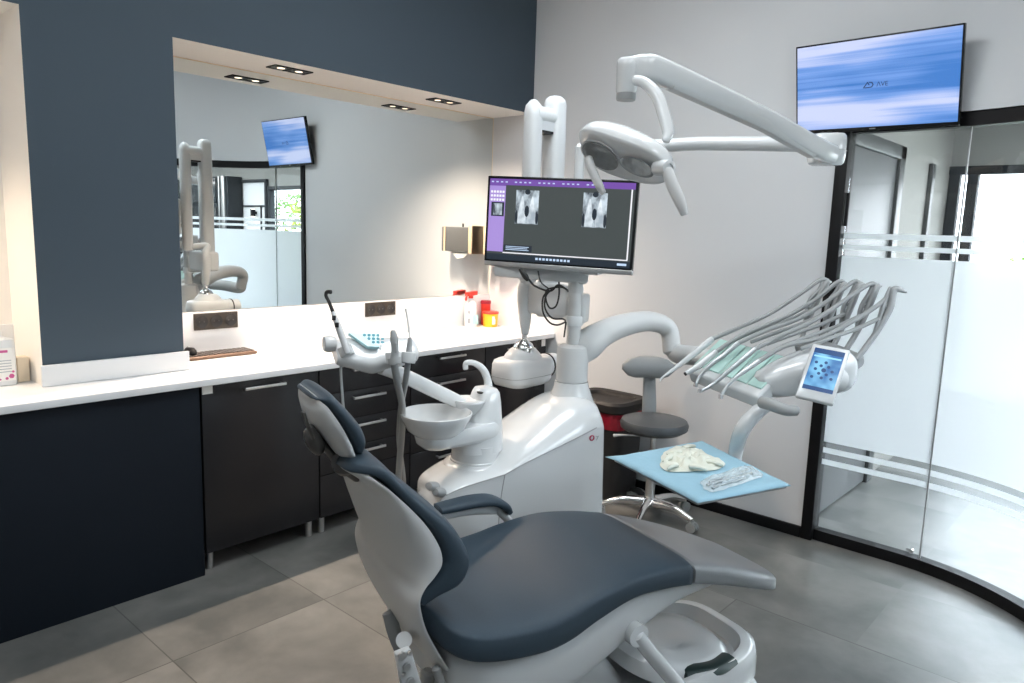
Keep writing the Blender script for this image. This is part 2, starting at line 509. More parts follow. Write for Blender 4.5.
struct('wall_above_glass', strip(2.125, CEIL, -.04, .06).box(-1.282, -1.225, YB, 3.89, 2.125, CEIL), M_WALL, smooth=30)
win = thing('window_1', (-1.25, 3.83, 0), kind='structure')
obj('frame', strip(2.062, 2.124, -.03, .03), M_BLACK, win, smooth=30)
obj('frame', strip(0, .056, -.03, .03), M_BLACK, win, smooth=30)
obj('frame', G().box(-1.282, -1.226, 3.772, 3.872, 0, 2.124), M_BLACK, win, bevel=.003)
JI = 4     # joint index between the two panes
obj('pane', strip(.056, 2.062, -.004, .004, 0, JI + 1), M_GLASS, win, smooth=30)
obj('pane', strip(.056, 2.062, -.0041, .0039, JI, None), M_GLASS, win, smooth=30)
for z0, z1 in ((.525, 1.475), (1.507, 1.530), (1.560, 1.587), (.467, .495), (.405, .433)):
    obj('frosted_film', strip(z0, z1, -.0055, -.0048), M_FROST, win, smooth=30)
jx, jy = PA[JI]
obj('glass_joint', G().box(jx - .003, jx + .003, jy - .008, jy + .008, .056, 2.062), M_GPL, win)
obj('pane_clamp', G().cyl((jx - .035, jy - .022, .083), (jx - .035, jy - .006, .083), .011).box(jx - .06, jx - .035, jy - .012, jy - .006, .078, .088), M_CHROME, win)
obj('hinge', G().cyl((-1.216, 3.80, 1.62), (-1.216, 3.80, 1.78), .009), M_BLACK, win)

# hall beyond the glass
struct('wall_hall_side', G().box(-1.45, -1.35, 3.9, 6.6, 0, 2.75), M_HALL, smooth=0)
g = G().box(-1.35, 9, 6.5, 6.6, 0, .35).box(-1.35, 9, 6.5, 6.6, 2.13, 2.75).box(-1.36, -1.35, 6.5, 6.6, .35, 2.13).box(4.0, 9, 6.5, 6.6, .35, 2.13)
struct('wall_hall_end', g, M_HALL, smooth=0)
struct('wall_hall_right', G().box(8.9, 9, 1.0, 6.5, 0, 2.75), M_HALL, smooth=0)
struct('wall_hall_near', G().box(1.7, 9, 1.76, 1.9, 0, 2.85), M_HALL, smooth=0)
w2 = thing('window_2', (1.7, 6.5, .35), kind='structure')
g = G()
g.box(-1.35, 4.0, 6.46, 6.56, .35, .42).box(-1.35, 4.0, 6.46, 6.56, 2.07, 2.13)
obj('frame', g, M_GREYWIN, w2, bevel=.004)
for x in (-1.31, -1.19, .6, 2.1, 3.97):
    obj('mullion', G().box(x - .035, x + .035, 6.465, 6.555, .42, 2.07), M_GREYWIN, w2, bevel=.004)
obj('pane', G().box(-1.35, 4.0, 6.51, 6.518, .42, 2.07), M_GLASS, w2, smooth=0)
dr = thing('door_1', (-1.35, 4.5, 0), kind='structure')
obj('door_frame', G().box(-1.35, -1.305, 3.93, 4.0, 0, 2.13).box(-1.35, -1.305, 4.98, 5.09, 0, 2.13).box(-1.35, -1.305, 3.93, 5.09, 2.05, 2.13), M_DOORF, dr, bevel=.004)
obj('door_leaf', G().box(-1.35, -1.325, 4.0, 4.98, .01, 2.05), M_DOOR, dr, bevel=.003)
obj('door_handle', G().tube([(-1.325, 4.9, 1.02), (-1.28, 4.9, 1.02), (-1.275, 4.8, 1.02)], .009, n=10), M_CHROME, dr)
struct('trim_4', G().box(-1.35, -1.32, 5.85, 5.93, 0, 2.10), M_DOORF, bevel=.004)
# panelling seen in the mirror at the far end of the hall
wp = thing('wall_panel', (4.45, 6.48, 0), 'pale wall panel in a slim black frame at the end of the hall, seen in the mirror', 'panel')
obj('panel', G().box(4.08, 4.80, 6.475, 6.499, .05, 2.2), M_WALL, wp)
obj('panel_frame', G().box(4.02, 4.08, 6.45, 6.499, 0, 2.25).box(4.08, 4.82, 6.45, 6.499, 2.2, 2.25).box(4.08, 4.82, 6.45, 6.474, 1.80, 1.825).box(4.2, 4.22, 6.45, 6.474, 0, 1.80), M_GREYWIN, wp, bevel=.003)
cb = thing('hall_cupboard', (5.8, 6.3, 0), 'dark glass fronted cupboard at the end of the hall, seen in the mirror', 'cupboard')
obj('carcass', G().box(4.86, 7.6, 6.22, 6.49, 0, 2.30), M_GREYWIN, cb, bevel=.005)
obj('door', G().box(5.25, 6.1, 6.2, 6.218, .1, 1.78), M_DARKGL, cb, bevel=.003)
obj('door', G().box(6.15, 7.5, 6.2, 6.218, .1, 1.78), M_DARKGL, cb, bevel=.003)
obj('door', G().box(5.25, 7.5, 6.2, 6.218, 1.86, 2.27), M_DARKGL, cb, bevel=.003)
obj('post', G().box(4.92, 5.02, 6.18, 6.218, 0, 2.30), M_ALU, cb, bevel=.004)
obj('post', G().box(5.08, 5.12, 6.18, 6.218, 0, 2.30), M_ALU, cb, bevel=.004)
sn = thing('wall_sconce', (4.38, 6.41, 1.72), 'small dark wall sconce shining up and down the pale hall panel', 'lamp')
obj('body', G().cyl((4.38, 6.41, 1.64), (4.38, 6.41, 1.76), .04).box(4.36, 4.40, 6.41, 6.474, 1.68, 1.72), M_BLACK, sn)
obj('lens', G().cyl((4.38, 6.41, 1.761), (4.38, 6.41, 1.764), .033), E_SCON, sn)
obj('lens', G().cyl((4.38, 6.41, 1.636), (4.38, 6.41, 1.639), .033), E_SCON, sn)
# garden outside the hall window
struct('ground_outside', G().box(-12, 24, 6.62, 40, -.15, -.05), M_TERRA, smooth=0)


def shrub(cx, cy, h, r, mat, name, label, seed):
    rnd = random.Random(seed)
    t = thing(name, (cx, cy, -.05), label, 'shrub', 'shrubs outside the hall window')
    g = G()
    for i in range(900):
        a = rnd.random() * 2 * PI; q = rnd.random() ** .5 * r; z = .25 + rnd.random() * (h - .25)
        q *= math.sin(PI * min(1, max(.08, (z / h)))) ** .5
        c = np.array([cx + math.cos(a) * q, cy + math.sin(a) * q, z])
        d = np.array([rnd.uniform(-1, 1), rnd.uniform(-1, 1), rnd.uniform(-.4, 1)]); d /= np.linalg.norm(d)
        e = np.cross(d, [rnd.uniform(-1, 1), rnd.uniform(-1, 1), rnd.uniform(-1, 1)]); e /= np.linalg.norm(e)
        s_ = rnd.uniform(.05, .09)
        g.add([c, c + d * s_ + e * s_ * .4, c + d * s_ * 2, c + d * s_ - e * s_ * .4], [(0, 1, 2, 3)])
    obj('foliage', g, mat, t, smooth=0)
    g = G()
    for i in range(5):
        a = i * 1.3
        g.tube([(cx, cy, -.05), (cx + .1 * math.cos(a), cy + .1 * math.sin(a), h * .4), (cx + r * .5 * math.cos(a), cy + r * .5 * math.sin(a), h * .8)], [.025, .018, .006], n=7, k=4)
    obj('stem', g, M_BROWN, t)


shrub(5.35, 8.3, 2.3, .6, M_LEAFY, 'yellow_shrub', 'yellow-green shrub outside the hall window, seen in the mirror', 1)
shrub(8.9, 10.0, 2.2, .95, M_LEAF, 'green_shrub', 'darker green shrub behind the glass, left of the yellow one in the mirror', 2)
shrub(-1.2, 13.5, 1.6, .9, M_LEAF, 'green_shrub', 'green shrub seen directly through the bright hall window', 3)

# ------------------------------------------------------------------ mirror, worktop, cabinets
mr = thing('wall_mirror', (XM, 2.6, 1.1), 'large frameless mirror filling the lit niche above the worktop', 'mirror')
obj('glass', G().box(XM, XM + .005, 1.449, YB - .004, 1.10, 2.300), M_MIRROR, mr, smooth=0)
obj('edge', G().box(XM, XM + .006, 1.449, YB - .003, 2.300, 2.3045).box(XM, XM + .006, YB - .004, YB - .0005, 1.10, 2.3045), M_TAN, mr, smooth=0)

tag(obj('worktop', G().box(XM, -2.982, -2.1, YB - .001, .855, CT), M_COUNTER, bevel=.003, loc=(-3.3, 1, .855)), 'long white worktop running along the mirror wall above the dark cabinets', 'worktop')
struct('wall_under_worktop', G().box(-3.6, -3.012, -2.1, 1.405, 0, .854), M_NAVY, bevel=.002)


def cabinet(y0, y1, fronts, label, hasleg=(1, 1)):
    t = thing('base_cabinet', (-3.3, (y0 + y1) / 2, 0), label, 'cabinet', 'dark base cabinets under the worktop')
    obj('carcass', G().box(-3.58, -3.045, y0 + .002, y1 - .002, .10, .854), M_CABIN, t, bevel=.002)
    for k, (z0, z1, hz, hw, nm) in enumerate(fronts):
        f = obj(nm, G().box(-3.045, -3.022, y0 + .002, y1 - .002, z0 + .0015, z1 - .0015), M_CAB, t, bevel=.002, loc=(-3.03, (y0 + y1) / 2, (z0 + z1) / 2))
        if hz:
            hc = (y0 + y1) / 2 - .005
            gg = G().box(-2.996, -2.986, hc - hw, hc + hw, hz - .006, hz + .006)
            gg.box(-3.022, -2.99, hc - hw + .008, hc - hw + .016, hz - .004, hz + .004).box(-3.022, -2.99, hc + hw - .016, hc + hw - .008, hz - .004, hz + .004)
            obj('handle', gg, M_ALU, f, bevel=.0015, loc=(-2.99, hc, hz))
    for y, on in ((y0 + .035, hasleg[0]), (y1 - .035, hasleg[1])):
        if on: obj('leg', G().cyl((-3.07, y, 0), (-3.07, y, .10), .016, .018), M_ALU, t)
    for y in (y0 + .05, y1 - .05): obj('leg', G().cyl((-3.5, y, 0), (-3.5, y, .10), .016, .018), M_ALU, t)
    return t


t = cabinet(1.418, 2.0, [(.09, .853, .815, .102, 'door')], 'dark glossy single door base cabinet at the left end of the run')
obj('sticker', G().box(-3.022, -3.0205, 1.422, 1.468, .812, .85), M_PAPER, t)
cabinet(2.004, 2.583, [(.72, .853, .83, .102, 'drawer'), (.575, .72, .685, .102, 'drawer'), (.43, .575, .54, .102, 'drawer'), (.31, .43, .40, .102, 'drawer'), (.09, .31, None, 0, 'drawer')],
        'dark glossy base cabinet with a stack of drawers behind the chair headrest')
cabinet(2.587, 3.168, [(.72, .853, .825, .102, 'drawer'), (.575, .72, .68, .102, 'drawer'), (.30, .575, None, 0, 'drawer'), (.09, .30, .25, .102, 'drawer')],
        'dark glossy base cabinet behind the spittoon bowl')
t = cabinet(3.172, 3.752, [(.09, .853, .816, .10, 'door')], 'dark glossy single door base cabinet behind the x-ray head, next to the back wall')
obj('sticker', G().box(-3.022, -3.0205, 3.70, 3.74, .80, .845), M_PAPER, t)


# soffit spot lights
def spot(y, label):
    c = -3.385
    t = thing('recessed_spotlight', (c, y, 2.305), label, 'spotlight', 'twin spotlights in the niche soffit')
    obj('trim', G().box(c - .045, c + .045, y - .105, y - .098, 2.299, 2.3049).box(c - .045, c + .045, y + .098, y + .105, 2.299, 2.3049)
        .box(c - .045, c - .038, y - .098, y + .098, 2.299, 2.3049).box(c + .038, c + .045, y - .098, y + .098, 2.299, 2.3049).box(c - .038, c + .038, y - .006, y + .006, 2.2995, 2.3049)
        .box(c - .038, c + .038, y - .098, y + .098, 2.303, 2.3049), M_BLACK, t)
    for d in (-.05, .05):
        b = obj('lamp', G().lathe((c, y + d, 2.3028), [(.033, 0), (.036, -.003), (.030, -.0035), (.026, -.002), (0, -.0015)], n=24), M_BLACK, t)
        obj('lens', G().cyl((c, y + d, 2.3012), (c, y + d, 2.3002), .019), E_SPOT, b)
    for d in (-.05, .05):
        l = bpy.data.lights.new('spot_light', 'SPOT'); l.energy = 64; l.color = (1, .80, .64); l.spot_size = math.radians(138); l.spot_blend = 1.0; l.shadow_soft_size = .008
        lo = bpy.data.objects.new('spot_light', l); COL.objects.link(lo); lo.location = (c, y + d, 2.297)



spot(2.09, 'black twin recessed spotlight in the niche soffit, left one')
spot(3.13, 'black twin recessed spotlight in the niche soffit, right one near the back wall')


# sockets
def socket(y0, y1, z0, z1, label):
    x = XM + .0145
    t = thing('power_socket', (x, (y0 + y1) / 2, (z0 + z1) / 2), label, 'socket', 'triple sockets on the white upstand')
    obj('plate', G().box(x, x + .009, y0, y1, z0, z1), M_BRONZE, t, bevel=.002)
    for k in range(3):
        y = y0 + (y1 - y0) * (k + .5) / 3; z = (z0 + z1) / 2; r = min((y1 - y0) / 6, (z1 - z0) / 2) * .72
        o = obj('outlet', G().lathe((x + .0091, y, z), [(r * 1.15, 0), (r * 1.15, .002), (r, .002), (r * .92, .0006), (0, .0006)], n=28, axis=(1, 0, 0)), M_SOCK, t)
        obj('contact', G().cyl((x + .0095, y - r * .45, z), (x + .0105, y - r * .45, z), r * .14, n=10).cyl((x + .0095, y + r * .45, z), (x + .0105, y + r * .45, z), r * .14, n=10), M_DMET, o)


socket(1.655, 1.885, 1.006, 1.090, 'dark bronze triple socket on the upstand above the keyboard')
socket(2.70, 2.93, 1.004, 1.090, 'dark bronze triple socket on the upstand left of the spray bottle')

# keyboard and mouse
kb = thing('keyboard', (-3.46, 1.72, CT), 'flat brown keyboard lying on the white worktop below the socket', 'keyboard')
g = G()
kx0, kx1, ky0, ky1 = -3.565, -3.42, 1.495, 1.905
obj('base', G().box(kx0, kx1, ky0, ky1, CT + .001, CT + .016), M_BROWN, kb, bevel=.006)
for r_ in range(5):
    for c in range(16):
        x = kx0 + .02 + r_ * .022; y = ky0 + .02 + c * .0243
        g.box(x, x + .018, y, y + .0205, CT + .016, CT + .0205)
obj('keys', g, M_KEY, kb, bevel=.002, seg=1)
MZ = CT + .0207
ms = thing('computer_mouse', (-3.50, 1.595, MZ), 'small black computer mouse resting on the left end of the brown keyboard', 'mouse')
obj('shell', G().lathe((-3.50, 1.595, MZ), [(.028, 0), (.03, .008), (.027, .02), (.018, .03), (0, .034)], n=24, sx=1.5, sy=.9), M_BLACK, ms)
obj('wheel', G().cyl((-3.52, 1.591, MZ + .027), (-3.52, 1.599, MZ + .027), .008, n=14), M_GPL, ms)

# soap bottle + carton at the far left
q = np.array([-3.375, .785, CT])
sb = thing('soap_bottle', q, 'white pump bottle with a pink printed label at the far left of the worktop', 'bottle')
obj('body', G().loft([[np.array([q[0] + sgp(math.cos(a), 4) * .038 * s_, q[1] + sgp(math.sin(a), 4) * .052 * s_, CT + z]) for a in np.linspace(0, 2 * PI, 28, endpoint=False)]
                     for z, s_ in ((.001, .93), (.006, 1), (.165, 1), (.18, .9), (.188, .45), (.192, .35))]), M_XR, sb)
obj('pump', G().cyl(q + [0, 0, .192], q + [0, 0, .212], .014).cyl(q + [0, 0, .212], q + [0, 0, .230], .005).tube([q + [-.012, 0, .234], q + [.03, -.008, .234], q + [.05, -.012, .228]], .007, n=10), M_XR, sb)
lb = obj('label', G().box(q[0] + .0382, q[0] + .0388, q[1] - .042, q[1] + .042, CT + .02, CT + .15).box(q[0] - .03, q[0] + .03, q[1] - .0508, q[1] - .0502, CT + .02, CT + .15), M_PAPER, sb, label='white label with pink flowers and grey print')
g = G()
for z in (.055, .066, .077, .088, .099): g.box(q[0] + .0388, q[0] + .0391, q[1] - .034, q[1] + .03, CT + z, CT + z + .003)
obj('print', g, M_GREYP, lb)
g = G().box(q[0] + .0388, q[0] + .0392, q[1] - .03, q[1] + .02, CT + .132, CT + .142)
for a, b, r_ in ((.028, .038, .010), (.012, .03, .006), (.034, .055, .005), (-.01, .028, .004)):
    g.cyl((q[0] + .0388, q[1] + a, CT + b), (q[0] + .0393, q[1] + a, CT + b), r_, n=6)
obj('flower_print', g, M_MAG, lb)
q = np.array([-3.41, .866, CT])
tag(obj('small_carton', G().box(q[0] - .03, q[0] + .03, q[1] - .021, q[1] + .021, CT + .001, CT + .10), M_WOOD, bevel=.003, loc=q), 'small pale cream carton standing behind the white pump bottle', 'box')

# spray bottle
q = np.array([-3.545, 3.56, CT])
sp = thing('spray_bottle', q, 'white spray bottle with a red trigger head by the right end of the mirror', 'bottle')
obj('body', G().lathe(q, [(.042, .001), (.045, .006), (.045, .135), (.040, .155), (.020, .185), (.016, .195)], n=30), M_XR, sp)
obj('label', G().box(q[0] + .0435, q[0] + .0452, q[1] - .02, q[1] + .03, CT + .02, CT + .085), M_LTEAL, sp)
obj('print', G().box(q[0] + .02, q[0] + .036, q[1] - .046, q[1] - .040, CT + .03, CT + .06).box(q[0] + .02, q[0] + .036, q[1] - .046, q[1] - .040, CT + .095, CT + .115), M_GREYP, sp)
obj('trigger', G().cyl(q + [0, 0, .195], q + [0, 0, .212], .016).obox(q + [.008, -.005, .228], [.02, 0, 0], [0, .042, 0.004], [0, 0, .013]).tube([q + [.008, -.035, .225], q + [.014, -.058, .205], q + [.014, -.062, .185]], .007, n=8), M_RED, sp, bevel=.003)
# yellow sharps container with red lid
q = np.array([-3.47, 3.68, CT])
yc = thing('sharps_container', q, 'yellow sharps container with a red rim standing on the worktop corner', 'container')
obj('body', G().lathe(q, [(.046, .001), (.049, .004), (.054, .090)], n=36), M_YEL, yc)
obj('lid', G().lathe(q, [(.056, .090), (.057, .100), (.053, .104), (.0, .105)], n=36), M_RED, yc)
obj('label', G().box(q[0] + .043, q[0] + .0515, q[1] - .03, q[1] - .002, CT + .02, CT + .075), M_PAPER, yc, bevel=.002)
q = np.array([-3.555, 3.72, CT])
obj_ = thing('red_pot', q, 'small dark red pot peeking out behind the yellow sharps container', 'pot')
obj('body', G().lathe(q, [(.030, .001), (.032, .004), (.034, .150)], n=30), M_RED, obj_)
obj('lid', G().lathe(q, [(.037, .150), (.037, .168), (.033, .172), (0, .173)], n=30), M_REDB, obj_)

# towel dispenser on the back wall (real one hidden behind the monitor, seen in the mirror)
dp = thing('towel_dispenser', (-3.38, YB, 1.37), 'grey steel paper towel dispenser on the back wall, seen in the mirror', 'dispenser')
obj('body', G().box(-3.50, -3.225, YB - .125, YB - .002, 1.385, 1.56), M_DISP, dp, bevel=.008)
obj('end_cap', G().box(-3.542, -3.502, YB - .13, YB - .002, 1.375, 1.572), M_TAN, dp, bevel=.006)
obj('band', G().box(-3.268, -3.252, YB - .129, YB - .125, 1.385, 1.562), M_TAN, dp)
obj('lock', G().cyl((-3.38, YB - .06, 1.56), (-3.38, YB - .06, 1.585), .007), M_DMET, dp)
obj('paper_towel', G().quadbox([(-3.49, YB - .10, 1.386), (-3.30, YB - .10, 1.386), (-3.40, YB - .13, 1.335), (-3.47, YB - .13, 1.345)], .002), M_PAPER, dp)

# ------------------------------------------------------------------ television
tvp = [(-1.478, 3.656, 2.462), (-.768, 3.656, 2.466), (-.762, 3.738, 2.058), (-1.472, 3.738, 2.062)]
P0, P1, P2, P3 = [np.array(p) for p in tvp]
tv = thing('television', (-1.12, 3.74, 2.26), 'wall-mounted television showing a blue wallpaper with a small logo', 'television')
obj('housing', G().quadbox([P3, P2, P1, P0], .028), M_SCREENG, tv, bevel=.004)
X_, Y_ = (P1 - P0) / np.linalg.norm(P1 - P0), (P0 - P3) / np.linalg.norm(P0 - P3)
N_ = np.cross(X_, Y_)
def inset(a, b, l, r, t_, bt, off):
    return [P3 + X_ * l + Y_ * bt + N_ * off, P2 - X_ * r + Y_ * bt + N_ * off, P1 - X_ * r - Y_ * t_ + N_ * off, P0 + X_ * l - Y_ * t_ + N_ * off]
scr = obj('screen', G().quadbox(inset(0, 0, .008, .008, .008, .018, .0008), .0006), M_TV, tv, smooth=0)
cc = (P0 + P2) / 2 + N_ * .0016
g = text_mesh('\u039bVE', .028, cc + X_ * .038 - Y_ * .002, X_, Y_)
obj('logo_text', g, E_BLACKL, scr, smooth=0)
g = G()
def stroke(g, pts, w, c, X_, Y_, N_):
    for a, b in zip(pts[:-1], pts[1:]):
        a, b = np.array(a), np.array(b); d = b - a; d = d / np.linalg.norm(d); n = np.array([-d[1], d[0]]) * w / 2
        a2, b2 = a - d * w * .4, b + d * w * .4
        g.add([c + X_ * q[0] + Y_ * q[1] for q in (a2 + n, a2 - n, b2 - n, b2 + n)], [(0, 1, 2, 3)])
K_ = .72
def lk(pts): return [(x * K_ + .012, y * K_) for x, y in pts]
stroke(g, lk([(-.075, -.016), (-.052, .016), (-.042, .0)]), .004, cc, X_, Y_, N_)
stroke(g, lk([(-.067, -.016), (-.045, -.016)]), .004, cc, X_, Y_, N_)
stroke(g, lk([(-.045, -.016), (-.026, -.014), (-.018, 0), (-.026, .014), (-.042, .016)]), .004, cc, X_, Y_, N_)
obj('logo_mark', g, E_BLACKL, scr, smooth=0)
obj('brand_strip', G().obox((P3 + P2) / 2 + Y_ * .009 + N_ * .0006, X_ * .013, Y_ * .002, N_ * .0004), M_GPL, tv)
obj('wall_bracket', G().box(-1.20, -1.04, 3.775, 3.789, 2.14, 2.38).box(-1.14, -1.10, 3.745, 3.776, 2.2, 2.32), M_BLACK, tv, bevel=.003)

# ------------------------------------------------------------------ dental chair
ch = thing('dental_chair', W(.6, 0, 0), 'slate blue leather dental chair with white shell in the foreground', 'dental chair')


def sup_ring(c, a, b, e, n=36):
    return [c + a * sgp(math.cos(q), e) + b * sgp(math.sin(q), e) for q in np.linspace(0, 2 * PI, n, endpoint=False)]


def slab_loft(st, mat, name, parent, e=3.2, e2=3.2):
    """st: (u, halfwidth, ztop, zbot) stations along the chair"""
    A = catmull(np.array(st, float), 6); rings = []
    for u, w, zt, zb in A:
        c = W(u, 0, (zt + zb) / 2); hh = (zt - zb) / 2; rr_ = []
        for q in np.linspace(0, 2 * PI, 52, endpoint=False):
            ee = e if math.sin(q) > 0 else max(e, e2)
            rr_.append(c + CN * w * sgp(math.cos(q), ee) + np.array([0, 0, hh * sgp(math.sin(q), ee)]))
        rings.append(rr_)
    T0 = rings[0]; T1 = rings[-1]
    rings = [dome(T0, -CD * .012, .8), dome(T0, -CD * .008, .93)] + rings + [dome(T1, CD * .008, .93), dome(T1, CD * .012, .8)]
    return obj(name, G().loft(rings), mat, parent, smooth=60)


seat = slab_loft([(.150, .19, .604, .53), (.172, .255, .594, .508), (.215, .292, .578, .485), (.30, .300, .560, .462), (.43, .300, .553, .448), (.52, .296, .562, .456),
                  (.62, .288, .582, .488), (.75, .278, .596, .518), (.88, .262, .588, .508), (1.0, .246, .567, .487)], M_LEATH, 'seat_cushion', ch, e=5.2, e2=7)
foot = slab_loft([(1.012, .245, .566, .487), (1.1, .244, .541, .464), (1.22, .238, .500, .427), (1.33, .226, .458, .388), (1.42, .205, .420, .355), (1.46, .185, .403, .342)], M_PLATE, 'foot_plate', ch, e=4, e2=7)
# under-shell of the seat
A = [(.20, .23, .50, .34), (.27, .26, .48, .30), (.35, .275, .475, .26), (.55, .268, .49, .26), (.75, .25, .54, .33), (.95, .215, .51, .40), (1.15, .17, .455, .41), (1.3, .12, .41, .395)]
slab_loft(A, M_WPL2, 'seat_shell', ch, e=3.4)

# backrest
stn = [((358, 459), (352, 475), (334, 466), .16), ((383, 464), (378, 480), (341, 487), .205), ((403, 482), (398, 497), (350, 511), .225), ((427, 502), (414, 514), (360, 534), .24),
       ((448, 518), (428, 527), (369, 553), .25), ((463, 536), (438, 545), (377, 570), .255), ((473, 559), (441, 563), (383, 590), .255), ((465, 582), (433, 577), (389, 608), .25),
       ((440, 596), (423, 586), (396, 622), .24), ((423, 605), (418, 598), (403, 636), .235)]
F_, B_, R_, Wd = [], [], [], []
for f, b, r, w in stn:
    F_.append(side(*f, w * .9)); B_.append(side(*b, w * .97)); R_.append(side(*r, -w * .42)); Wd.append(w)
k = 6
F2, B2, R2_, W2 = catmull(F_, k), catmull(B_, k), catmull(R_, k), catmull(np.array(Wd)[:, None], k)[:, 0]


def back_loft(A, B, Wx, e, name, mat, parent, half=False, n=40):
    """cushion: closed section between two profiles; shell (half): a D section bulging from profile A back to profile B"""
    rings = []
    for a, b, w in zip(A, B, Wx):
        a3, b3 = W(a[0], 0, a[1]), W(b[0], 0, b[1])
        if half:
            q_ = [PI * i / (n - 1) for i in range(n)]
            rings.append([a3 + CN * w * sgp(math.cos(q), e) + (b3 - a3) * sgp(math.sin(q), e) for q in q_])
        else:
            rings.append(sup_ring((a3 + b3) / 2, CN * w, (a3 - b3) / 2, e, n))
    c0_, c1_ = sum(rings[0]) / n, sum(rings[1]) / n; t0 = (c0_ - c1_) / max(np.linalg.norm(c0_ - c1_), 1e-6)
    c0_, c1_ = sum(rings[-1]) / n, sum(rings[-2]) / n; t1 = (c0_ - c1_) / max(np.linalg.norm(c0_ - c1_), 1e-6)
    rings = [dome(rings[0], t0 * .014, .72), dome(rings[0], t0 * .008, .9)] + rings + [dome(rings[-1], t1 * .008, .9), dome(rings[-1], t1 * .014, .72)]
    return obj(name, G().loft(rings), mat, parent, smooth=60)


back_loft(F2, B2 - (F2 - B2) * .05, W2, 4, 'backrest_cushion', M_LEATH, ch)
rear = sorted([side(a, b, -.16)[::-1] for a, b in ((335, 464), (341, 487), (350, 511), (360, 534), (369, 553), (377, 570), (384, 592), (389, 608), (397, 624), (408, 642))])
rz_, ru_ = [q[0] for q in rear], [q[1] for q in rear]
# near edge of the shell: (z, u, halfwidth)
edge = [(.975, -.012, .17), (.965, .004, .195), (.935, .040, .222), (.90, .074, .236), (.86, .108, .246), (.82, .134, .252), (.78, .152, .255), (.745, .155, .255), (.715, .137, .252), (.69, .116, .248),
        (.66, .105, .244), (.625, .109, .242), (.58, .122, .242), (.535, .142, .243), (.49, .166, .243), (.45, .19, .235)]
Bs, Rs, Ws = [], [], []
for z, u, w in edge:
    Bs.append((u, z)); rr0 = float(np.interp(z - .02, rz_, ru_)); Rs.append((max(min(rr0, u - .02), u - (.05 if z > .95 else .085 if z > .92 else 1)), z - .02)); Ws.append(w)
Bs, Rs, Ws = catmull(Bs, 4), catmull(Rs, 4), catmull(np.array(Ws)[:, None], 4)[:, 0]
back_loft(Bs, Rs, Ws * .99, 2.3, 'backrest_shell', M_WPL2, ch, half=True)

# headrest
hst = [((303, 383), (301, 387), (300, 396), .10), ((313, 381), (308, 393), (299, 404), .125), ((328, 393), (323, 410), (303, 417), .14), ((346, 409), (336, 425), (314, 432), .145),
       ((362, 426), (347, 440), (327, 447), .14), ((368, 441), (352, 449), (338, 453), .125), ((364, 453), (353, 455), (346, 456), .10)]
F_, B_, R_, Wd = [], [], [], []
for f, b, r, w in hst:
    k_ = len(Wd); F_.append(side(*f, w * (-.8, -.5, 0, .45, .75, .85)[min(k_, 5)])); B_.append(side(*b, w * (-.8, -.4, .15, .6, .9, .95)[min(k_, 5)])); R_.append(side(*r, -w * .55)); Wd.append(w)
F3, B3, R3, W3 = catmull(F_, k), catmull(B_, k), catmull(R_, k), catmull(np.array(Wd)[:, None], k)[:, 0]
hr = back_loft(F3, B3, W3, 2.8, 'headrest_cushion', M_LEATH, ch)
back_loft(B3 + (F3 - B3) * .05, R3, W3 * .97, 2.3, 'headrest_shell', M_WPL2, ch, half=True)
# bracket between head and back
def cs(px, py, v):
    u, z = side(px, py, v); return W(u, v, z)
obj('headrest_bracket', G().tube([cs(311, 427, .03), cs(320, 440, .03), cs(330, 452, .03), cs(342, 466, .03), cs(356, 478, .03)], [.016, .022, .022, .026, .02], n=12, ref=CN, flat=.5)
    .tube([cs(346, 452, .03), cs(346, 470, .03)], .03, n=14).cyl(cs(340, 462, .07), cs(340, 462, -.04), .022), M_DMET, ch)
obj('headrest_lever', G().tube([cs(309, 430, .05), cs(312, 437, .05), cs(317, 446, .05), cs(320, 452, .05)], [.014, .02, .02, .013], n=18, ref=CN, flat=1.0).tube([cs(303, 412, .10), cs(307, 424, .09), cs(313, 438, .07)], .005, n=8), M_DMET, ch)
# armrest (far side)
def aw(px, py, v=-.345): return cs(px, py, v)
ar = obj('armrest', G().tube([aw(438, 509), aw(455, 505), aw(474, 501), aw(491, 500), aw(503, 505), aw(508, 511)], [.016, .018, .019, .019, .018, .013], n=20, ref=CN, flat=.8, ex=3), M_LEATH, ch)
# widen: pad has depth across the chair
for v in ar.data.vertices:
    p = np.array(v.co) + root_loc(ch)
    vv = (p - OC) @ CN + .345
    v.co = Vector((p + CN * vv * 1.2 - root_loc(ch)).tolist())
obj('armrest_support', G().tube([aw(440, 515), aw(470, 510), aw(500, 509)], .012, n=12, ref=CN, flat=1.6)
    .tube([aw(497, 509), aw(512, 525), aw(520, 545, -.30), W(.62, -.25, .45)], .017, n=14, ref=CN, flat=.8), M_WPL2, ch)
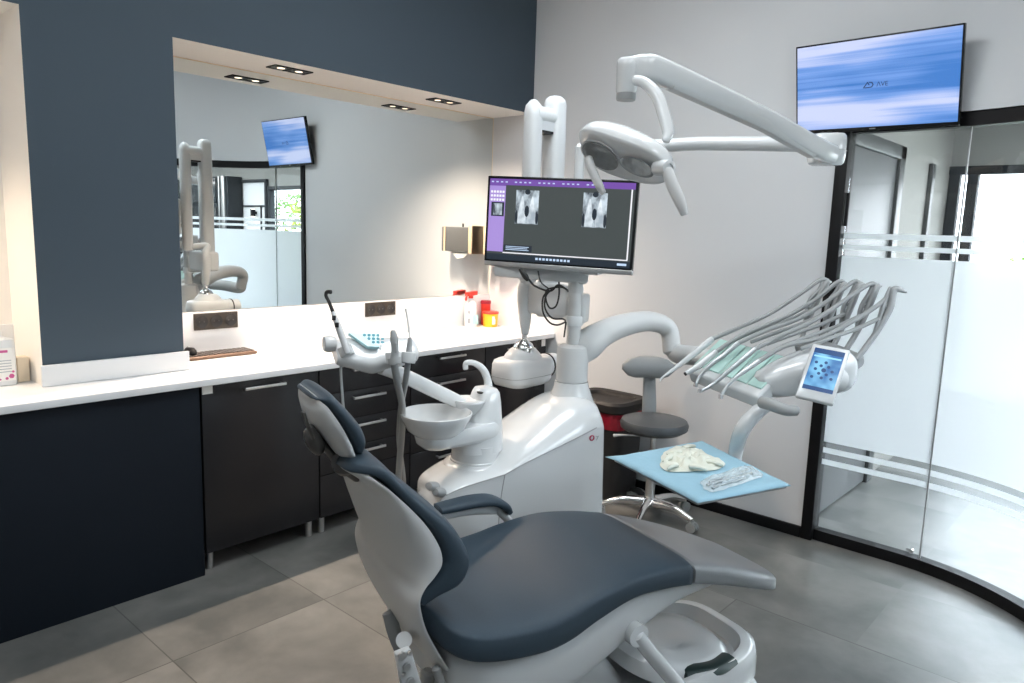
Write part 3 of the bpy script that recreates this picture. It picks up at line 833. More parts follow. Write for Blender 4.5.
# lift mechanism, base
obj('base_plate', G().prism([W(u, v, 0.004) for u, v in ((.12, -.2), (.2, -.27), (1.2, -.27), (1.36, -.22), (1.43, -.08), (1.43, .1), (1.36, .24), (1.2, .29), (.2, .27), (.12, .2))], (0, 0, .05)), M_WPL, ch, bevel=.018, seg=4)
bs = obj('base_cover', G().loft([[W(.80 + a * s_, .0 + b * s2, z) for a, b in [(sgp(math.cos(q), 3.6) * .66, sgp(math.sin(q), 3.6) * .255) for q in np.linspace(0, 2 * PI, 56, endpoint=False)]]
         for z, s_, s2 in ((.05, 1.0, 1.0), (.11, 1.0, .99), (.15, .985, .97), (.165, .95, .93), (.165, .90, .86), (.12, .87, .80), (.115, .60, .50))]), M_WPL, ch, smooth=50)
obj('lift_column', G().loft([[W(c + a, b, z) for a, b in [(sgp(math.cos(q), 3) * ru, sgp(math.sin(q), 3) * .13) for q in np.linspace(0, 2 * PI, 32, endpoint=False)]]
         for z, c, ru in ((.1, .62, .30), (.2, .58, .26), (.3, .52, .22), (.42, .5, .2))]), M_WPL2, ch, smooth=50)
obj('front_cover', G().loft([[W(1.10 + a, b + .02, z + .10 * max(0, (1.1 - (1.10 + a)) / .3)) for a, b in [(sgp(math.cos(q), 3) * ru, sgp(math.sin(q), 3) * rv) for q in np.linspace(0, 2 * PI, 36, endpoint=False)]]
         for z, ru, rv in ((.10, .23, .19), (.15, .22, .18), (.175, .19, .15), (.18, .12, .09))]), M_WPL, ch, smooth=50)
obj('foot_switch', G().tube([W(1.05, .18, .155), W(1.16, .205, .15), W(1.25, .19, .15)], .02, n=12, ref=(0, 0, 1), flat=1.8), M_PAD, ch)
pv = cs(635, 633, .255)
obj('pivot_arm', G().cyl(pv - CN * .05, pv + CN * .02, .034).tube([pv + CN * .005, cs(652, 655, .26), cs(682, 690, .27), cs(700, 712, .27)], .023, n=16), M_WPL, ch)
obj('pivot_boss', G().cyl(pv - CN * .08, pv - CN * .05, .030), M_RUBBER, ch)
# hip shell + rear bracket with screws
q0 = cs(404, 640, .24)
obj('rear_bracket', G().quadbox([cs(396, 655, .24), cs(405, 702, .24), cs(426, 697, .24), cs(411, 649, .24)], .02), M_WPL2, ch, bevel=.004)
for a, b in ((402, 656), (407, 667), (411, 682), (410, 653), (404, 675)):
    c = cs(a, b, .245)
    obj('screw', G().cyl(c - CN * .004, c + CN * .004, .010 if b not in (653, 675) else .005, n=16), M_ALU, ch)
obj('rear_hinge', G().cyl(cs(404, 640, .20), cs(404, 640, .12), .020), M_WPL2, ch)
obj('rear_strip', G().tube([cs(389, 612, .0), cs(394, 632, .0), cs(402, 652, .0)], .010, n=10, ref=CN, flat=2.), M_GPL, ch)
obj('rear_strut', G().tube([cs(436, 668, .22), cs(446, 700, .22)], .012, n=10).tube([cs(428, 672, .15), cs(424, 700, .15)], .02, n=10), M_GPL, ch)

# ------------------------------------------------------------------ spittoon unit
un = thing('spittoon_unit', W(.85, -.73, 0), 'white floor-standing spittoon unit with thick column beside the chair', 'dental unit')
VC = -.73
sts = [(.495, .56, .59, .09), (.515, .60, .625, .115), (.60, .625, .645, .14), (.72, .638, .655, .17), (.78, .652, .675, .18), (.86, .682, .735, .19), (1.0, .724, .815, .20), (1.10, .755, .865, .205), (1.17, .775, .88, .19), (1.225, .78, .87, .16)]
VN = -.505                      # the face towards the chair
A = catmull(np.array(sts), 5); rings = []
for u, zs, zt, hw in A:
    VC2 = VN - hw + (max(0, u - 1.12) * -.2)
    prof = [(-hw * .96, .0), (hw * .96, .0), (hw, .12), (hw, zs * .5), (hw * .99, zs - .012), (hw * .985, zs), (hw * .90, zs + (zt - zs) * .35), (hw * .72, zs + (zt - zs) * .75), (hw * .5, zt - .006), (hw * .2, zt),
            (-hw * .2, zt), (-hw * .5, zt - .006), (-hw * .72, zs + (zt - zs) * .75), (-hw * .9, zs + (zt - zs) * .35), (-hw * .985, zs), (-hw, zs - .012), (-hw, zs * .5), (-hw, .12)]
    # the right end bulges outwards towards the floor
    rings.append([W(u + (max(0, (u - 1.0)) * .12 * (1 - z / .9) if u > 1.0 else 0), VC2 + a, z) for a, z in prof])
T0, T1 = rings[0], rings[-1]
rings = [dome(T0, -CD * .02, .85), dome(T0, -CD * .012, .95)] + rings + [dome(T1, CD * .012, .95), dome(T1, CD * .02, .85)]
body = obj('body', G().loft(rings), M_WPL, un, smooth=50)
# panel seams on the face towards the chair
vf = VC + .2335
def fs(u, z, v=None): return W(u, (vf if v is None else v), z)
g = G()
SV = VN - .0015
g.tube([fs(.765, .648, SV), fs(.86, .682, SV), fs(1.0, .724, SV), fs(1.10, .755, SV), fs(1.19, .778, SV - .012)], .0026, n=6)
g.tube([fs(.765, .648, SV), fs(.75, .55, SV), fs(.74, .40, SV)], .0022, n=6)
g.tube([fs(.525, .606, SV), fs(.60, .625, SV), fs(.765, .648, SV)], .0022, n=6)
obj('panel_seam', g, M_GPL, un)
# emblem: crimson ring and grey slash
def onf(px, py, v):
    u, z = side(px, py, v); return W(u, v, z)
cE = onf(592, 438, VN)
obj('emblem_ring', G().tube([cE + (CD * math.cos(q) + np.array([0, 0, 1]) * math.sin(q)) * .0095 for q in np.linspace(0, 2 * PI, 25)], .0026, n=8, ref=CN), M_CRIM, un)
cF = onf(597.5, 438, VN - .002)
obj('emblem_mark', G().obox(cF, CD * .002 + np.array([0, 0, .002]), CN * .0012, (CD * .5 + np.array([0, 0, 1])) * .0075).obox(cF + np.array([0, 0, .007]) - CD * .002, CD * .006, CN * .0012, np.array([0, 0, .0012])), M_GPL, un)
# column and neck
CC = np.array([-1.83, 2.45])
c3 = lambda z, dx=0, dy=0: np.array([CC[0] + dx, CC[1] + dy, z])
obj('column_neck', G().lathe(c3(0), [(.125, .79), (.115, .82), (.095, .85), (.076, .90), (.070, .928)], n=48), M_WPL, un)
obj('column', G().lathe(c3(0), [(.0665, .93), (.0665, 1.06), (.064, 1.075), (.05, 1.085), (.0, 1.087)], n=48), M_WPL2, un)
obj('pole', G().cyl(c3(1.08), c3(1.52), .029), M_WPL2, un)
obj('pole_collar', G().lathe(c3(0), [(.035, 1.165), (.037, 1.17), (.037, 1.20), (.035, 1.205)], n=32), M_XR, un)
# turret and bowl arm
TU = W(.742, -.70, 0)
tz = lambda z, du=0, dv=0: TU + CD * du + CN * dv + np.array([0, 0, z])
obj('turret_collar', G().lathe(tz(0), [(.100, .65), (.100, .662), (.0965, .665), (.0955, .725)], n=48), M_WPL, un)
BO = pt(436, 414, 2.70)
bz = BO[2]
# plate carrying the bowl
AB = np.array([BO[0], BO[1], 0]); TT = np.array([TU[0], TU[1], 0])
ax = (AB - TT); LAB = np.linalg.norm(ax); ax /= LAB; ay = np.array([-ax[1], ax[0], 0])
def racetrack(r0, r1, z, L, n=16):
    a = np.linspace(PI / 2, 3 * PI / 2, n); b = np.linspace(-PI / 2, PI / 2, n)
    return [TT + ax * (r0 * math.cos(q)) + ay * (r0 * math.sin(q)) + [0, 0, z] for q in a] + [TT + ax * (L + r1 * math.cos(q)) + ay * (r1 * math.sin(q)) + [0, 0, z] for q in b]
obj('bowl_arm', G().loft([racetrack(.085, .05, bz - .125, LAB), racetrack(.098, .072, bz - .105, LAB), racetrack(.100, .08, bz - .075, LAB), racetrack(.090, .07, bz - .055, LAB)]), M_WPL, un, smooth=50)
obj('bowl', G().lathe(BO, [(.05, -.088), (.075, -.08), (.105, -.055), (.124, -.02), (.1325, -.002), (.1335, .006), (.130, .008), (.126, .003), (.118, -.02), (.095, -.05), (.06, -.066), (.015, -.072), (.012, -.078), (.0, -.078)], n=56), M_WPL, un)
# turret housing
obj('turret_housing', G().loft([[TU + np.array([0, 0, z]) + CD * (o1 + sgp(math.cos(q), 2.8) * ru) + CN * (o2 + sgp(math.sin(q), 2.8) * rv) for q in np.linspace(0, 2 * PI, 40, endpoint=False)]
     for z, ru, rv, o1, o2 in ((.70, .096, .094, .0, 0), (.77, .092, .09, .004, 0), (.83, .070, .08, .022, 0), (.89, .054, .068, .034, 0), (.925, .045, .06, .038, 0), (.938, .036, .05, .038, 0), (.942, .02, .03, .038, 0))]), M_WPL, un, smooth=50)
cp = pt(468, 400.5, 2.83)
obj('cup_shelf', G().lathe(cp, [(.035, -.05), (.055, -.016), (.062, 0), (.060, .007), (.05, .003), (.0, .002)], n=40, sx=1.15), M_WPL, un)
obj('shelf_drain', G().lathe(pt(480.5, 393, 2.83), [(.013, 0), (.015, .005), (.0, .006)], n=20), M_RUBBER, un)
fa = [pt(489, 394, 2.93), pt(487.5, 380, 2.93), pt(483, 369.5, 2.92), pt(475, 363.5, 2.90), pt(468, 362.5, 2.88), pt(465.5, 364.5, 2.88), pt(465.5, 369, 2.88)]
obj('faucet', G().tube(fa, [.018, .016, .015, .012, .011, .011, .011], n=18), M_WPL, un)
# side holders on the lower left of the body
for a, b, r_ in ((430.5, 486, .021), (437, 492, .021)):
    c = pt(a, b, 2.60)
    obj('suction_filter', G().lathe(c, [(r_, -.03), (r_, 0), (r_ * .7, .012), (0, .014)], n=26, axis=-_f + np.array([-.5, 0, .1]), sx=.8), M_GPL, un)
obj('turret_base', G().lathe(tz(0), [(.150, .59), (.138, .63), (.122, .65), (.104, .656)], n=48), M_WPL, un)

# delivery arm (part of the unit)
obj('delivery_arm', G().tube([pt(576, 357, 3.10), pt(587, 345, 3.12), pt(601, 334.5, 3.16), pt(621, 326, 3.21), pt(643, 321.5, 3.28), pt(660, 323.5, 3.33), pt(669.5, 332, 3.35), pt(672, 352, 3.34)], [.05, .068, .058, .051, .046, .043, .041, .040], n=28), M_WPL2, un)
obj('forearm', G().tube([pt(670, 347, 3.35), pt(679, 354, 3.32), pt(700, 357, 3.16), pt(735, 370, 2.85)], [.036, .043, .042, .04], n=24), M_WPL2, un)

# assistant element
asx = thing('assistant_holder', pt(380, 350, 2.5), 'white holder arm with a teal keypad reaching out over the worktop side', 'instrument holder')
obj('arm', G().tube([pt(462, 404, 2.84), pt(450, 398, 2.80), pt(400, 374, 2.62), pt(382, 366, 2.57)], [.026, .027, .027, .030], n=20, ref=(0, 0, 1), flat=.9, ex=3), M_WPL, asx)
ha = pt(336, 350, 2.42); hb = pt(413, 350, 2.55)
hd = (hb - ha) / np.linalg.norm(hb - ha)
up = np.array([0, 0, 1.]); hn = np.cross(hd, up); hn /= np.linalg.norm(hn)
if hn @ (CAM - ha) < 0: hn = -hn
A = []
for t_, hgt, dep, dz in ((-.02, .02, .03, -.012), (.0, .030, .045, -.010), (.2, .040, .060, -.012), (.42, .045, .065, -.022), (.6, .040, .06, -.012), (.85, .036, .055, -.004), (1.0, .034, .045, .0), (1.05, .02, .03, 0)):
    A.append((t_, hgt, dep, dz))
A = catmull(np.array(A), 4)
L_ = np.linalg.norm(hb - ha); e1_ = (up * .8 + hn * .6); e2_ = hn * .8 - up * .6
obj('head', G().loft([sup_ring(ha + hd * L_ * t_ + up * dz, e1_ * h_ * .8, e2_ * d_, 3, 30) for t_, h_, d_, dz in A]), M_WPL, asx, smooth=60)
kp = [pt(336, 336, 2.40), pt(371, 334, 2.46), pt(364, 352, 2.40), pt(352, 349, 2.36)]
tp = [ha + hd * .045 + e1_ * .036 - e2_ * .040, ha + hd * .15 + e1_ * .034 - e2_ * .040, ha + hd * .135 + e1_ * .034 + e2_ * .022, ha + hd * .095 + e1_ * .034 + e2_ * .02]
kpd = obj('keypad', G().quadbox([q + e1_ * .0045 for q in tp][::-1], .012), M_LTEAL, asx)
n_ = e1_
for i in range(3):
    for j in range(4 - (i == 2)):
        c = tp[0] + e1_ * .0045 + (tp[1] - tp[0]) * (.42 + .15 * j - .02 * i) + (tp[3] - tp[0]) * (.15 + .27 * i)
        obj('key', G().cyl(c, c + n_ * .0022, .0055, n=14), M_TEALD, kpd)
obj('end_knob', G().lathe(pt(330, 344, 2.41), [(.0, -.024), (.024, -.02), (.028, 0), (.022, .018), (0, .022)], n=28, axis=hd), M_WPL, asx)
for p_, q_, r_ in ((pt(344, 346, 2.40), pt(348, 356, 2.40), .024), (pt(393, 352, 2.42), pt(394, 363, 2.42), .026), (pt(409, 352, 2.44), pt(408, 363, 2.44), .024)):
    obj('tool_clip', G().cyl(p_, q_, r_), M_WPL2, asx, bevel=.003)
# curing light
cl = thing('curing_light', pt(340, 335, 2.37), 'white curing light with a curved black tip, leftmost tool in the holder', 'dental tool', 'tools in the assistant holder')
obj('body', G().tube([pt(348, 353, 2.37), pt(344, 342, 2.37), pt(338, 326, 2.36), pt(333, 312, 2.36)], [.010, .011, .010, .007], n=18), M_WPL, cl)
obj('light_guide', G().tube([pt(333, 312, 2.36), pt(329, 302, 2.36), pt(326, 296, 2.36), pt(327, 292, 2.36), pt(331, 292, 2.355)], [.006, .0055, .0055, .006, .007], n=12), M_RUBBER, cl)
for a, b in ((334, 318), (337, 325)):
    c = pt(a, b, 2.36)
    obj('button', G().obox(c + ray(a, b) * -.010, R2 * .006, U2 * .008, _f * .004), M_RUBBER, cl, bevel=.0015)
obj('cord', G().tube([pt(345, 358, 2.40), pt(341, 366, 2.41), pt(342, 390, 2.42), pt(345, 420, 2.44), pt(352, 450, 2.5)], .0045, n=8), M_GHOSE, cl)
# suction handpieces
sk = thing('suction_handpiece', pt(394, 345, 2.4), 'stubby grey suction handpiece with a thick hose, middle tool in the holder', 'dental tool', 'tools in the assistant holder')
obj('handle', G().tube([pt(394, 362, 2.4), pt(395, 350, 2.4), pt(394, 338, 2.4), pt(393, 331, 2.4)], [.016, .012, .013, .008], n=16).cyl(pt(394, 358, 2.4), pt(395, 364, 2.4), .022), M_GPL, sk)
obj('lever', G().obox(pt(396, 348, 2.385), R2 * .004, U2 * .016, _f * .006), M_GHOSE, sk, bevel=.002)
obj('hose', G().tube([pt(394, 363, 2.40), pt(398, 385, 2.46), pt(402, 405, 2.6), pt(402, 430, 2.8), pt(399, 470, 2.88), pt(398, 500, 2.88)], .0125, n=14), M_GHOSE, sk)
sk = thing('saliva_ejector', pt(409, 345, 2.4), 'slim suction handpiece with a thin clear straw, rightmost tool in the holder', 'dental tool', 'tools in the assistant holder')
obj('handle', G().tube([pt(408, 362, 2.44), pt(409, 350, 2.44), pt(410, 338, 2.44)], [.014, .010, .007], n=16).cyl(pt(408, 357, 2.44), pt(408, 363, 2.44), .019), M_GPL, sk)
obj('straw', G().tube([pt(410, 338, 2.44), pt(408, 322, 2.44), pt(406, 309, 2.44)], [.0035, .003, .0035], n=8), M_XR, sk)
obj('hose', G().tube([pt(408, 363, 2.44), pt(405, 385, 2.5), pt(400.5, 410, 2.7), pt(399, 440, 2.85), pt(403, 475, 2.91), pt(404, 500, 2.91)], .010, n=14), M_GHOSE, sk)

# ------------------------------------------------------------------ x-ray machine
xr = thing('xray_machine', (-2.02, 2.45, 1.4), 'white folded x-ray arm with its rounded head hanging in front of the cabinets', 'x-ray machine')
def bar(p, q, r, fl=.8): return G().tube([p, q], r, n=24, smooth=False, ref=(0, 1, 0), flat=fl, ex=3)
obj('upper_arm', G().tube([(-2.02, 2.51, 1.30), (-2.02, 2.51, 1.7), (-2.02, 2.505, 2.075), (-2.02, 2.505, 2.098)], [.042, .042, .042, .036], n=28, smooth=False, ref=(0, 1, 0), ex=3.4), M_XR, xr)
obj('lower_arm', G().tube([(-2.02, 2.365, 1.34), (-2.02, 2.365, 1.7), (-2.02, 2.365, 2.02), (-2.02, 2.365, 2.055), (-2.02, 2.365, 2.072)], [.033, .036, .036, .030, .016], n=28, smooth=False, ref=(0, 1, 0), ex=2.6), M_XR, xr)
obj('top_joint', G().cyl((-2.02, 2.36, 2.02), (-2.02, 2.505, 2.02), .038).box(-2.05, -1.99, 2.39, 2.47, 1.96, 2.03), M_XR, xr)
obj('joint_gap', G().box(-2.048, -1.992, 2.395, 2.465, 1.95, 1.96), M_RUBBER, xr)
BL = np.array([-2.101, 2.449, 1.056])
obj('yoke', G().tube([(-2.03, 2.39, 1.36), pt(533, 272, 3.22), pt(526, 284, 3.23), pt(524, 296, 3.24), pt(525, 318, 3.25), pt(525, 334, 3.26)], [.024, .022, .029, .030, .027, .016], n=22), M_XR, xr)
obj('ball_joint', G().lathe(BL + [0, 0, -.02], [(.050, -.02), (.047, 0), (.038, .018), (.020, .032), (.012, .038), (.012, .065), (0, .067)], n=32), M_CHROME, xr)
HC = np.array([-2.11, 2.455, .945])
g = G()
ringp = []
for z, s_ in ((-.078, .72), (-.07, .9), (-.05, .975), (-.02, 1.0), (.02, .99), (.038, .93), (.046, .78)):
    ringp.append([HC + np.array([sgp(math.sin(q), 4) * .09 * s_, sgp(math.cos(q), 4) * .142 * s_ + .0, z + 0]) for q in np.linspace(0, 2 * PI, 48, endpoint=False)])
obj('head', g.loft(ringp), M_XR, xr, smooth=50)
obj('head_hump', G().loft([[HC + np.array([math.sin(q) * .07 * s_, math.cos(q) * .09 * s_ - .0, z]) for q in np.linspace(0, 2 * PI, 36, endpoint=False)] for z, s_ in ((.035, 1.15), (.06, 1.0), (.085, .72), (.09, .6))]), M_XR, xr, smooth=60)
obj('head_seam', G().loft([[HC + np.array([sgp(math.sin(q), 4) * .0905, sgp(math.cos(q), 4) * .1425, z]) for q in np.linspace(0, 2 * PI, 48, endpoint=False)] for z in (-.033, -.031)]), M_GPL, xr)
obj('collimator', G().cyl(HC + [.0, .13, -.01], HC + [.0, .165, -.01], .055).cyl(HC + [.0, .17, -.01], HC + [.0, .225, -.01], .052), M_XR, xr, bevel=.004)
obj('collimator_ring', G().cyl(HC + [.0, .164, -.01], HC + [.0, .171, -.01], .0575), M_RUBBER, xr)
obj('mount_arm', G().box(-2.09, -1.86, 2.44, 2.56, 1.19, 1.33), M_XR, xr, bevel=.018, seg=4)

# ------------------------------------------------------------------ monitor
mTL, mTR, mBR, mBL = pt(487, 175.5, 3.00), pt(638, 180.5, 2.81), pt(633.5, 273, 2.86), pt(485, 262.5, 3.05)
mo = thing('monitor', (mBL + mBR) / 2, 'black-framed monitor on the unit pole showing two dental x-ray pictures', 'monitor')
X_ = (mTR - mTL + mBR - mBL); MW = np.linalg.norm(X_) / 2; X_ /= np.linalg.norm(X_)
Y_ = (mTL - mBL + mTR - mBR); MH = np.linalg.norm(Y_) / 2; Y_ = Y_ - X_ * (Y_ @ X_); Y_ /= np.linalg.norm(Y_)
N_ = np.cross(X_, Y_); MC = (mTL + mTR + mBR + mBL) / 4
m2 = lambda a, b, o=0: MC + X_ * (a - .5) * MW + Y_ * (.5 - b) * MH + N_ * o      # a,b in 0..1 from top left
def mrect(g, a0, b0, a1, b1, o, th=.0005):
    return g.quadbox([m2(a0, b1, o), m2(a1, b1, o), m2(a1, b0, o), m2(a0, b0, o)], th)
obj('housing', mrect(G(), 0, 0, 1, 1, 0, .03), M_SCREENG, mo, bevel=.004)
obj('back_shell', mrect(G(), .15, .2, .85, .9, -.03, .03), M_WPL2, mo, bevel=.012)
obj('chin', mrect(G(), 0, .975, 1, 1.03, .001, .03), M_ALU, mo, bevel=.002)
sc_ = obj('screen', mrect(G(), .018, .03, .982, .955, .0012), E_DGREY, mo, smooth=0)
obj('toolbar', mrect(mrect(G(), .018, .03, .982, .10, .0018), .018, .03, .13, .11, .0019), E_PURP, sc_, smooth=0)
obj('sidebar', mrect(G(), .018, .10, .13, .86, .0018), E_LILAC, sc_, smooth=0)
obj('taskbar', mrect(G(), .018, .885, .982, .955, .0018), E_NAVY, sc_, smooth=0)
obj('scroll_strip', mrect(mrect(G(), .13, .862, .965, .874, .002), .957, .10, .966, .865, .002), E_WHITE, sc_, smooth=0)
g = G()
for i in range(10): mrect(g, .36 + .024 * i, .905, .376 + .024 * i, .93, .0026, .0004)
mrect(g, .90, .905, .96, .93, .0026, .0004)
for i in range(24):
    if i % 5 != 4: mrect(g, .03 + .032 * i, .058, .045 + .032 * i, .072, .0026, .0004)
obj('icons', g, E_ICON, sc_, smooth=0)
g = G()
for r_ in range(3):
    for c in range(5):
        mrect(g, .028 + .02 * c, .165 + .045 * r_, .042 + .02 * c, .19 + .045 * r_, .0026, .0004)
obj('icons', g, E_WHITE, sc_, smooth=0)
obj('message_box', mrect(G(), .135, .775, .33, .85, .0024), E_NAVY, sc_, smooth=0)
obj('message_text', mrect(mrect(mrect(G(), .15, .79, .31, .798, .003, .0004), .15, .808, .30, .816, .003, .0004), .15, .826, .31, .834, .003, .0004), E_ICON, sc_, smooth=0)


def radiograph(a0, b0, a1, b1, name='radiograph'):
    o = obj(name, mrect(G(), a0, b0, a1, b1, .0026), M_XRAY, sc_, smooth=0, loc=m2(a0, b0))
    w = a1 - a0; h = b1 - b0
    # dark gaps between tooth crowns
    for cx, cy, rx, ry in ((.5, .62, .10, .17), (.05, .8, .06, .2), (.95, .8, .06, .2), (.5, .05, .12, .08)):
        obj('tooth_gap', G().add([m2(a0 + w * (cx + rx * math.cos(q)), b0 + h * (cy + ry * math.sin(q)), .0031) for q in np.linspace(0, 2 * PI, 16, endpoint=False)], [tuple(range(15, -1, -1))]), E_NAVY, o, smooth=0)
    g = G()
    for cx in (.28, .72):
        P_ = [(cx - .17, .98), (cx - .19, .75), (cx - .10, .45), (cx - .02, .18), (cx + .03, .18), (cx + .10, .45), (cx + .18, .75), (cx + .16, .98)]
        g.add([m2(a0 + w * x, b0 + h * y, .0029) for x, y in P_], [tuple(range(len(P_) - 1, -1, -1))])
    obj('tooth_shape', g, M_TOOTH, o, smooth=0)


radiograph(.205, .15, .36, .53)
radiograph(.655, .15, .81, .53)
mrect(G(), .04, .30, .12, .46, .0024)
obj('thumbnail_frame', mrect(G(), .035, .295, .125, .455, .0024), E_NAVY, sc_, smooth=0)
obj('thumbnail', mrect(G(), .05, .31, .11, .44, .003), M_XRAY, sc_, smooth=0)
obj('bracket', G().tube([pt(496, 270, 3.06), pt(586, 278, 3.02)], .026, n=18, smooth=False, ref=(0, 0, 1), flat=.6, ex=4), M_WPL2, mo)
obj('post', G().cyl(c3(1.30), c3(1.47), .031).obox(pt(590, 267, 3.04), X_ * .045, Y_ * .03, N_ * .05), M_WPL2, mo, bevel=.005)
obj('swivel_box', G().obox(pt(577.5, 308, 3.10), X_ * .043, Y_ * .062, N_ * .05), M_WPL2, mo, bevel=.014, seg=4)
obj('side_box', G().obox(pt(551, 303, 3.20), X_ * .06, Y_ * .062, N_ * .03), M_WPL, mo, bevel=.014, seg=4)
cb_ = thing('black_cable', pt(548, 300, 2.95), 'coiled black cable hanging under the monitor', 'cable')
D_ = 2.96
obj('cable', G().tube([pt(a, b, D_ + c) for a, b, c in ((527, 277, 0), (535, 286, 0), (550, 291, .02), (558, 285, .0), (566, 289, -.02), (568, 291, .06))], .0042, n=8)
    .tube([pt(a, b, D_ + c) for a, b, c in ((559, 282, 0), (559, 295, 0), (556, 306, 0), (550, 308, 0), (546, 300, 0), (547, 290, .01), (560, 287, .01), (568, 290, .03))], .0036, n=8)
    .tube([pt(a, b, D_ + c) for a, b, c in ((549, 290, 0), (543, 298, .01), (543, 312, .01), (549, 322, .01), (557, 325, 0), (565, 322, 0), (563, 319, .01), (552, 318, .02), (545, 308, .02), (546, 296, .02), (552, 289, .02))], .0038, n=8)
    .tube([pt(a, b, D_ + c) for a, b, c in ((566, 322, 0), (565, 330, 0), (564, 337, 0))], .0036, n=8)
    .tube([pt(a, b, D_ + c) for a, b, c in ((538, 271, .03), (541, 282, .02), (549, 289, 0))], .003, n=8), M_RUBBER, cb_)
obj('connector', G().tube([pt(520, 269, D_), pt(525, 276, D_), pt(528, 280, D_)], [.007, .012, .008], n=12), M_RUBBER, cb_)

# ------------------------------------------------------------------ operating light
PT = np.array([-1.90, 2.53])
ol = thing('operating_light', (PT[0], PT[1], 1.3), 'white operating light on a long jointed arm above the chair', 'operating light')
obj('pole', G().cyl((PT[0], PT[1], 1.08), (PT[0], PT[1], 1.90), .020), M_WPL, ol)
E1 = np.array([-1.03, 2.984, 1.893])
obj('lower_arm', G().tube([pt(578, 150, 3.08), pt(700, 143.5, 2.97), pt(800, 144, 2.87), pt(828, 145, 2.84)], [.027, .027, .030, .034], n=22, smooth=False), M_WPL, ol)
obj('elbow', G().loft([[E1 + np.array([0, 0, z]) + (R2 * (sgp(math.cos(q), 3) * .068 - .022) + np.cross([0, 0, 1], R2) * sgp(math.sin(q), 3) * .052) * s_ for q in np.linspace(0, 2 * PI, 36, endpoint=False)]
      for z, s_ in ((-.058, .75), (-.05, .92), (-.02, 1), (.03, 1), (.05, .95), (.06, .8))]), M_WPL, ol, smooth=50)
obj('elbow_seam', G().lathe(E1 + [-.017, -.0, -.004], [(.0585, 0), (.0585, .0015)], n=40, sx=1.2, sy=1.0), M_GPL, ol)
obj('spring_arm', G().tube([pt(832, 154, 2.78), pt(815, 147, 2.72), pt(760, 117, 2.60), pt(665, 74, 2.42), pt(646, 68, 2.40), pt(630, 68, 2.40)], [.034, .036, .036, .042, .042, .034], n=24, ref=(0, 0, 1), flat=.8, ex=3.4, k=6), M_WPL, ol)
obj('spring_arm_underside', G().tube([pt(813, 151.5, 2.72), pt(762, 122, 2.60), pt(672, 81, 2.43)], [.026, .028, .031], n=12, smooth=False, ref=(0, 0, 1), flat=.85, ex=4), M_WPL2, ol)
hz = pt(627, 76, 2.40)
obj('head_joint', G().lathe(hz, [(.030, -.055), (.033, -.05), (.0345, .03), (.034, .045), (.028, .054), (0, .056)], n=32), M_WPL, ol)
obj('joint_cap', G().lathe(hz, [(.0, -.078), (.030, -.077), (.0315, -.074), (.0315, -.055), (.030, -.054)], n=32), M_GPL, ol)
obj('fork', G().tube([pt(634, 80, 2.38), pt(645, 83, 2.37), pt(657, 96, 2.35), pt(664, 115, 2.33), pt(668, 132, 2.31), pt(666, 141, 2.30)], [.016, .018, .020, .020, .018, .012], n=20), M_WPL, ol)
# lamp head
hl, hrr = pt(583, 141, 2.34), pt(670, 170, 2.19)
La = (hrr - hl); LL = np.linalg.norm(La); La /= LL
Dn = np.array([.22, -.62, -.80]); Dn -= La * (Dn @ La); Dn /= np.linalg.norm(Dn)          # shining direction
Lw = np.cross(Dn, La)
lc = (hl + hrr) / 2 - Dn * .0
head_st = [(-.52, .02, .015), (-.49, .05, .035), (-.40, .075, .055), (-.22, .088, .068), (0, .088, .068), (.2, .082, .06), (.36, .068, .05), (.46, .045, .036), (.50, .02, .018)]
A = catmull(np.array(head_st), 5); rings = []
for t_, w_, h_ in A:
    c = lc + La * LL * t_
    ring = []
    for q in np.linspace(0, 2 * PI, 40, endpoint=False):
        x, y = math.cos(q), math.sin(q)
        y2 = sgp(y, 2.2) * h_ if y > 0 else sgp(y, 6) * h_ * .45
        ring.append(c + Lw * sgp(x, 2.4) * w_ - Dn * (y2 - 0.0))
    rings.append(ring)
obj('lamp_head', G().loft(rings), M_WPL, ol, smooth=55)
def lens(t0, a, b, off, yo=0):
    c = lc + La * LL * t0 + Dn * off + Lw * yo
    g = G(); n = 36
    g.loft([[c + La * a * s_ * math.cos(q) + Lw * b * s_ * math.sin(q) + Dn * z for q in np.linspace(0, 2 * PI, n, endpoint=False)] for s_, z in ((1, 0), (1, .002), (.95, .002), (.8, -.001), (.3, -.003))])
    return g
obj('reflector', lens(-.22, .066, .054, .0345), M_LENS, ol)
obj('reflector', lens(.20, .060, .036, .034, .006), M_LENS, ol)
obj('rim', lens(-.22, .073, .060, .0325), M_WPL2, ol)
kn = pt(667, 168, 2.14)
obj('knob', G().lathe(kn, [(.022, -.05), (.024, 0), (.022, .012), (.013, .014), (.011, .008), (0, .008)], n=32, axis=-_f * .8 + La * .6), M_WPL, ol)
obj('handle', G().tube([pt(588, 158, 2.30), pt(592, 170, 2.29), pt(599, 185, 2.28), pt(603, 193, 2.28)], [.014, .015, .014, .011], n=16, ref=La, flat=.6), M_WPL2, ol)
obj('handle', G().tube([pt(667, 170, 2.13), pt(672, 184, 2.12), pt(680, 202, 2.11), pt(684, 214, 2.11)], [.016, .018, .017, .012], n=16, ref=La, flat=.6), M_WPL2, ol)

# ------------------------------------------------------------------ instrument delivery unit
du = thing('instrument_console', pt(790, 385, 2.6), 'white instrument console with touchscreen and mint silicone rests by the glass wall', 'instrument console')
